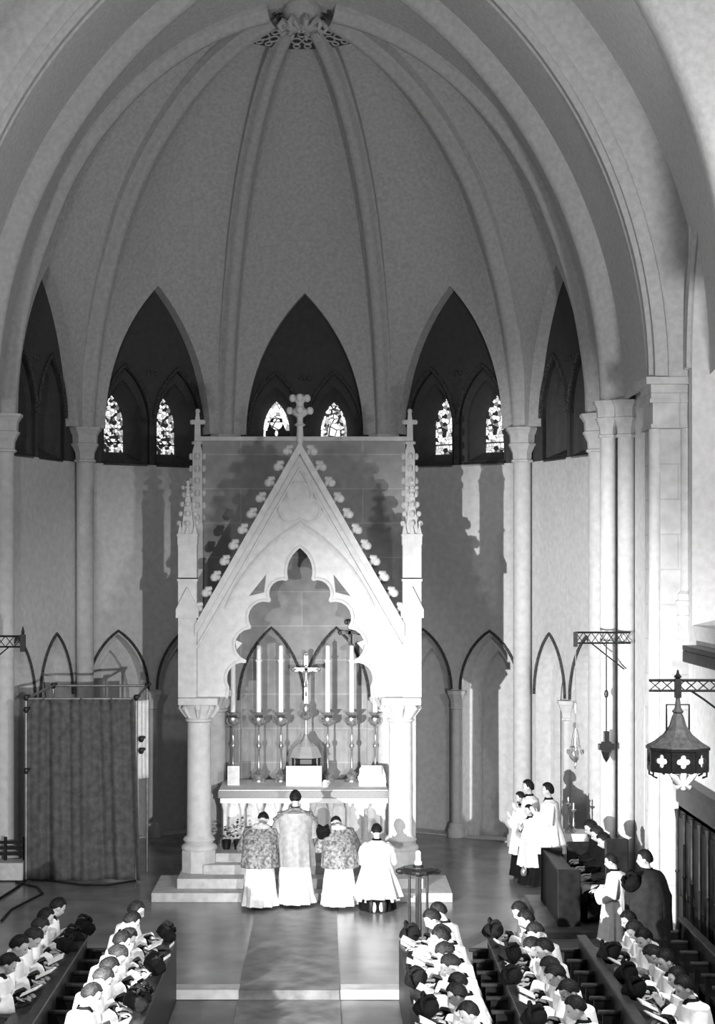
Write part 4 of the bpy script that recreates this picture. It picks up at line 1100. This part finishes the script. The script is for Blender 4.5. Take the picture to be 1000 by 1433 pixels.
def row(X,Y0,n,face,rowname,seq,items,step=.62,z=Z0C,jit=1):
    for i in range(n):
        y=Y0-i*step+random.uniform(-.05,.05)*jit; x=X+random.uniform(-.05,.05)
        rz=(PI if face<0 else 0)+random.uniform(-.22,.22); k=seq[i%len(seq)]
        it=items[i%len(items)]
        desc={'b':'reading a book','c':'holding black biretta','n':'with head bowed'}[it]
        sc=random.uniform(.96,1.04)
        kneeler(k,x,y,rz,'cleric in white surplice %s, %s from altar in %s'%(desc,ordn[i],rowname),'kneeling clerics in the '+rowname,sc,z)
        d=Vector((math.cos(rz),math.sin(rz),0))
        if it=='b':
            p=Vector((x,y,z))+d*.44*sc+Vector((0,0,.90*sc)); put(bookP,'b',p,rz,-.45,'open book held by cleric %s from altar in %s'%(ordn[i],rowname),'open books held in the '+rowname,1)
        elif it=='c':
            p=Vector((x,y,z))+d*.46*sc+Vector((0,0,.86*sc)); put(birP,'c',p,rz+.5,.75+random.uniform(-.3,.3),'black biretta held by cleric %s from altar in %s'%(ordn[i],rowname),'black birettas held in the '+rowname,1.15)
row(1.50,22.25,9,-1,'front right row',[0,3,1,0,4,1,3,0],['c','b','b','b','c','b'])
row(2.62,22.35,9,-1,'middle right row',[3,0,1,4,0,1,3],['c','b','c','b','c','b','b'])
row(3.85,21.85,7,-1,'rear right row',[0,1,3,4,0,2],['b','c','b','c','c','b'])
row(-2.50,22.2,8,1,'front left row',[0,3,1,0,4,3,1],['c','b','b','c','b','c'])
row(-3.62,22.5,6,1,'rear left row',[3,0,1,4,0],['c','c','c','b','b','b'])

# choir desks and stalls
def desk(X,Y0,Y1,face,label,z=Z0C,top=.78):
    """X = edge away from the people; top slopes up towards away side"""
    t=thing('choir_desk',label,'choir desk',(X,(Y0+Y1)/2,z),0)
    h=(Y0-Y1)/2; s=1 if face<0 else -1   # s: direction from desk to people (+x if people face -x)
    bm=B(); v=[bm.verts.new((s*a,yy,zz)) for yy in (-h,h) for a,zz in ((0,top),(.30,top-.08),(.30,top-.11),(0,top-.03))]
    for f in ((0,1,2,3),(7,6,5,4),(0,4,5,1),(1,5,6,2),(2,6,7,3),(3,7,4,0)): bm.faces.new([v[i] for i in f])
    obj('sloping_top',bm,'wood2',t)
    bm=B(); box(bm,min(0,s*.04),max(0,s*.04),-h,h,0,top-.03); obj('front_panel',bm,'wood',t)
    for yy in (-h,h-.05):
        bm=B(); box(bm,min(0,s*.34),max(0,s*.34),yy,yy+.05,0,top-.02,.01); obj('end_panel',bm,'wood',t)
    bm=B(); box(bm,min(s*.1,s*.30),max(s*.1,s*.30),-h,h,.35,.38); obj('book_shelf',bm,'wood2',t)
    return t
desk(.92,22.4,16,-1,'dark choir desk before the front right row of clerics')
desk(2.14,22.45,16,-1,'dark choir desk before the middle right row of clerics')
desk(3.30,22.2,16,-1,'dark choir desk before the rear right row of clerics')
desk(-1.92,22.45,16,1,'dark choir desk before the front left row of clerics')
desk(-3.12,22.45,16,1,'dark choir desk before the rear left row of clerics')
def stalls(X,Y0,n,face,label,z=Z0C):
    t=thing('stall_row',label,'choir stalls',(X,Y0,z),0); s=1 if face<0 else -1
    Ln=n*.62
    bm=B(); box(bm,min(s*.2,s*.34),max(s*.2,s*.34),-Ln,0,.38,.43); obj('seat_board',bm,'wood2',t)
    bm=B(); box(bm,min(s*.34,s*.39),max(s*.34,s*.39),-Ln,.02,0,.84); obj('back_panel',bm,'wood',t)
    bm=B(); box(bm,min(s*.31,s*.43),max(s*.31,s*.43),-Ln,.02,.84,.87,.008); obj('top_rail',bm,'wood2',t)
    for k in range(n+1):
        y=-k*.62; bm=B(); box(bm,min(s*.15,s*.34),max(s*.15,s*.34),y-.02,y+.02,0,.66)
        obj('divider',bm,'wood',t)
        bm=B(); box(bm,min(s*.1,s*.34),max(s*.1,s*.34),y-.035,y+.035,.66,.70,.01); obj('armrest',bm,'strip' if False else 'wood2',t)
    return t
stalls(1.70,22.3,10,-1,'row of dark stalls behind the front right row of clerics')
stalls(2.86,22.3,10,-1,'row of dark stalls behind the middle right row of clerics')
stalls(4.35,23.4,12,-1,'row of dark stalls behind the rear right row of clerics')
stalls(-2.70,22.3,10,1,'row of dark stalls behind the front left row of clerics')
# books piled on front desks
for k,(x,y) in enumerate(((1.08,22.15),(1.06,20.2),(1.08,19.1),(1.07,18.2),(2.2,18.0),(-2.05,22.1),(-2.05,21.4))):
    nm=['at the altar end of the front right desk','third along the front right desk','beside the middle of the front right desk','at the near end of the front right desk','at the near end of the middle right desk','at the altar end of the front left desk','second along the front left desk'][k]
    t=thing('closed_book','thick pale edged book lying '+nm,'book',(x,y,Z0C+.765),random.uniform(-.4,.4),'books lying on the choir desks')
    bm=B(); box(bm,-.11,.11,-.15,.15,0,.008); box(bm,-.11,.11,-.15,.15,.05,.058); box(bm,-.11,.11,-.155,-.147,0,.058); obj('cover',bm,'leather',t)
    bm=B(); box(bm,-.105,.105,-.146,.146,.008,.05); obj('page_block',bm,'page',t)

# --- altar ministers
a=person('priest in pale silk chasuble standing before the altar, seen from behind','stand',pitch=.35,dress='chasuble',hands='clasp'); a.location=(P(413,0,28.05).x,28.05,0); a.rotation_euler=(0,0,PI/2); a.scale=(1.08,1.08,1.06)
a=person('minister in patterned brocade dalmatic bowing left of the priest, seen from behind','bow',pitch=1.0,dress='dalmatic',hands='clasp'); a.location=(P(363,0,27.85).x,27.85,0); a.rotation_euler=(0,0,PI/2-.1); a.scale=(1.02,)*3
a=person('minister in striped brocade dalmatic bowing deeply right of the priest','bow',pitch=1.35,dress='dalmatic',hands='clasp'); a.location=(P(474,0,27.9).x,27.9,0); a.rotation_euler=(0,0,PI/2+.1); a.scale=(1.0,)*3
a=person('server in white surplice kneeling at the altar steps with soles showing','kneel',pitch=.55,dress='surplice',hands='clasp',hem=.21); a.location=(P(527,0,28.0).x,27.95,0); a.rotation_euler=(0,0,PI/2); a.scale=(1.0,)*3
for s in (-1,1):
    b2=B(); ellipsoid(b2,(-.47,.055*s,.09),.018,.035,.085,10,8); obj('shoe_sole',b2,'step',a,smooth=True)
# lace hem strip
b2=B(); loft(b2,[ringpts(Vector((-.05,0,.25)),.285,.315,48,.07,10),ringpts(Vector((-.06,0,.13)),.30,.33,48,.08,10)],False,False); obj('lace_hem',b2,'lace',a,smooth=True)

put(birP,'c',(P(452,0,27.9).x,27.85,1.15),PI/2,.9,'black cap held between the priest and the right hand minister','cap at the altar',1.0)
# --- servers on the right
def place(o,px,Y,rz,sc,z=0): o.location=(P(px,0,Y).x,Y,z); o.rotation_euler=(0,0,rz); o.scale=(sc,)*3; return o
a=place(person('tall dark haired server in white surplice standing by the right wall, facing left','stand',pitch=.0,hands='clasp',hem=.62),769,29.6,PI-.1,1.02)
b2=B(); loft(b2,[ringpts(Vector((-.01,0,.74)),.275,.315,48,.08,10),ringpts(Vector((-.01,0,.60)),.285,.325,48,.09,10)],False,False); obj('lace_hem',b2,'lace',a,smooth=True)
place(person('young server standing behind the tall server, only dark hair and face showing','stand',pitch=.05,hands='clasp',hem=.62),742,30.3,PI,1.0)
a=place(person('small altar boy in white surplice standing in front of the tall server','stand',pitch=.12,hands='clasp',hem=.45),743,29.75,PI+.35,.80)
place(person('altar boy in white surplice half hidden at the left of the standing servers','stand',pitch=.1,hair='hair2',hands='clasp',hem=.5),731,30.6,PI,.86)
# thurible held by boy
t=thing('thurible','small metal thurible hanging from the hands of the small altar boy','thurible',(P(743,0,29.5).x-.12,29.52,.22))
bm=B(); lathe(bm,[(.03,0),(.05,.02),(.06,.07),(.05,.11),(.03,.15),(.01,.17)],n=12); obj('bowl',bm,'silver',t,smooth=True)
bm=B(); tube(bm,[(0,0,.15),(.02,.05,.6)],.006,5); obj('chain',bm,'silver',t)
# credence table & candelabrum
cp=P(803,1180,30.0)
t=thing('credence_table','small credence table with white cloth behind the standing servers','table',(cp.x,30.1,0))
bm=B(); rows=[]
for j,(z,e) in enumerate(((.0,.05),(.3,.03),(.6,.01),(.86,0))):
    rows.append(ringpts(Vector((0,0,z+.02)),.24+e,.30+e,48,.03*(1-z),11,0,0,6))
loft(bm,rows,False,True); obj('white_cloth',bm,'white',t,smooth=True)
bm=B(); box(bm,-.22,.22,-.28,.28,.82,.87); obj('table_top',bm,'wood',t)
for k,(px,h) in enumerate(((787,.42),(792,.32))):
    t=thing('candlestick','slender metal candlestick on the credence table, '+['taller','shorter'][k],'candlestick',(cp.x-.1+k*.09,30.0,.9),0)
    bm=B(); lathe(bm,[(.06,0),(.05,.03),(.02,.06),(.03,.12),(.012,.16),(.012,h),(.045,h+.03),(.05,h+.05),(.02,h+.04)],n=10); obj('stem',bm,'brass',t,smooth=True)
    bm=B(); tube(bm,[(0,0,h+.04),(0,0,h+.16)],.012,8); obj('candle',bm,'wax',t)
# dark carpeted dais and sedilia bench
t=thing('sedilia_dais','low dark dais under the bench on the right','dais',(3.95,27.1,0))
bm=B(); box(bm,-.75,.52,-1.5,1.4,0,.1,.01); obj('platform',bm,'carpet',t)
t=thing('sedilia_bench','dark wooden bench with tall black end panel by the right pier','bench',(4.15,27.1,.1))
bm=B(); box(bm,-.25,.2,-1.1,1.1,.42,.47); obj('seat',bm,'wood',t)
bm=B(); box(bm,.2,.26,-1.1,1.1,0,.95); obj('backrest',bm,'wood',t)
bm=B(); box(bm,-.05,.30,-1.18,-1.1,0,1.30,.02); obj('end_panel',bm,'wood',t)
bm=B(); box(bm,-.3,.26,1.1,1.17,0,.9,.02); obj('end_panel',bm,'wood',t)
t=thing('prie_dieu','dark kneeling desk with pale sloping edge before the seated men','kneeling desk',(3.55,27.0,.1))
bm=B(); v=[bm.verts.new(p) for p in ((-.12,-1.0,.82),(.18,-1.0,.72),(.18,1.0,.72),(-.12,1.0,.82),(-.12,-1.0,.78),(.18,-1.0,.68),(.18,1.0,.68),(-.12,1.0,.78))]
for f in ((0,1,2,3),(7,6,5,4),(0,4,5,1),(1,5,6,2),(2,6,7,3),(3,7,4,0)): bm.faces.new([v[i] for i in f])
obj('sloping_top',bm,'wood2',t)
bm=B(); box(bm,-.12,-.08,-1,1,0,.78); obj('front_panel',bm,'wood',t)
for y in (-1.03,.98):
    bm=B(); box(bm,-.14,.2,y,y+.05,0,.84,.01); obj('end_panel',bm,'wood',t)
for k,(y,l) in enumerate(((27.75,'farthest'),(27.1,'middle'),(26.45,'nearest'))):
    a=person('man in black seated on the sedilia bench with bowed head, %s from the camera'%l if k==0 else 'man in black seated on the sedilia bench, %s'%('in the middle' if k==1 else 'nearest the tall end panel'),'sit',pitch=.5,dress='dark',hair=['hair','hair2','hair'][k]); a.location=(4.2,y,.1); a.rotation_euler=(0,0,PI)
# caped man
a=place(person('man in long grey cape standing before the right pier, facing left','stand',pitch=.15,dress='cape',hands='clasp'),908,23.6,PI-.25,1.0,Z0C)
a=place(person('cleric in white surplice standing just left of the caped man','stand',pitch=.3,hands='book'),862,24.4,PI-.3,.9,Z0C)
put(birP,'c',(P(888,0,23.5).x-.02,23.4,1.15),PI,.6,'black biretta held in front of the caped man','biretta by the caped man',1.2)

# ------------------------------------------------------------------ lights
def spot(name,loc,target,energy,angle,blend,rad):
    l=bpy.data.lights.new(name,'SPOT'); l.energy=energy; l.spot_size=R(angle); l.spot_blend=blend; l.shadow_soft_size=rad
    o=bpy.data.objects.new(name,l); COL.objects.link(o); o.location=loc
    o.rotation_euler=(Vector(target)-Vector(loc)).to_track_quat('-Z','Y').to_euler(); return o
spot('floodlight_left',(-4.0,14.0,2.45),(4.9,31.0,1.7),21000,46,.9,.05)
spot('floodlight_gallery',(2.4,6,3.0),(-2.1,31,1.3),10500,27,.7,.08)
def point(name,loc,energy,rad):
    l=bpy.data.lights.new(name,'POINT'); l.energy=energy; l.shadow_soft_size=rad
    o=bpy.data.objects.new(name,l); COL.objects.link(o); o.location=loc
point('choir_lamp_right',(4.4,15.5,6.5),2000,.25)
point('choir_lamp_left',(-4.7,15.5,6.5),1100,.25)
w=bpy.data.worlds.new('W'); scn.world=w; w.use_nodes=True
w.node_tree.nodes['Background'].inputs[0].default_value=(1,1,1,1); w.node_tree.nodes['Background'].inputs[1].default_value=.11

# camera
cd=bpy.data.cameras.new('cam'); cam=bpy.data.objects.new('cam',cd); COL.objects.link(cam)
cam.location=(0,0,EYE); cam.rotation_euler=(PI/2,0,0)
cd.sensor_fit='HORIZONTAL'; cd.sensor_width=36; cd.lens=F/1000*36; cd.shift_x=(500-HX)/1000; cd.shift_y=(HY-716.5)/1000
cd.clip_end=200; scn.camera=cam
scn.view_settings.view_transform='Standard'; scn.view_settings.look='None'; scn.view_settings.gamma=1; scn.view_settings.exposure=0
scn.view_settings.use_curve_mapping=False
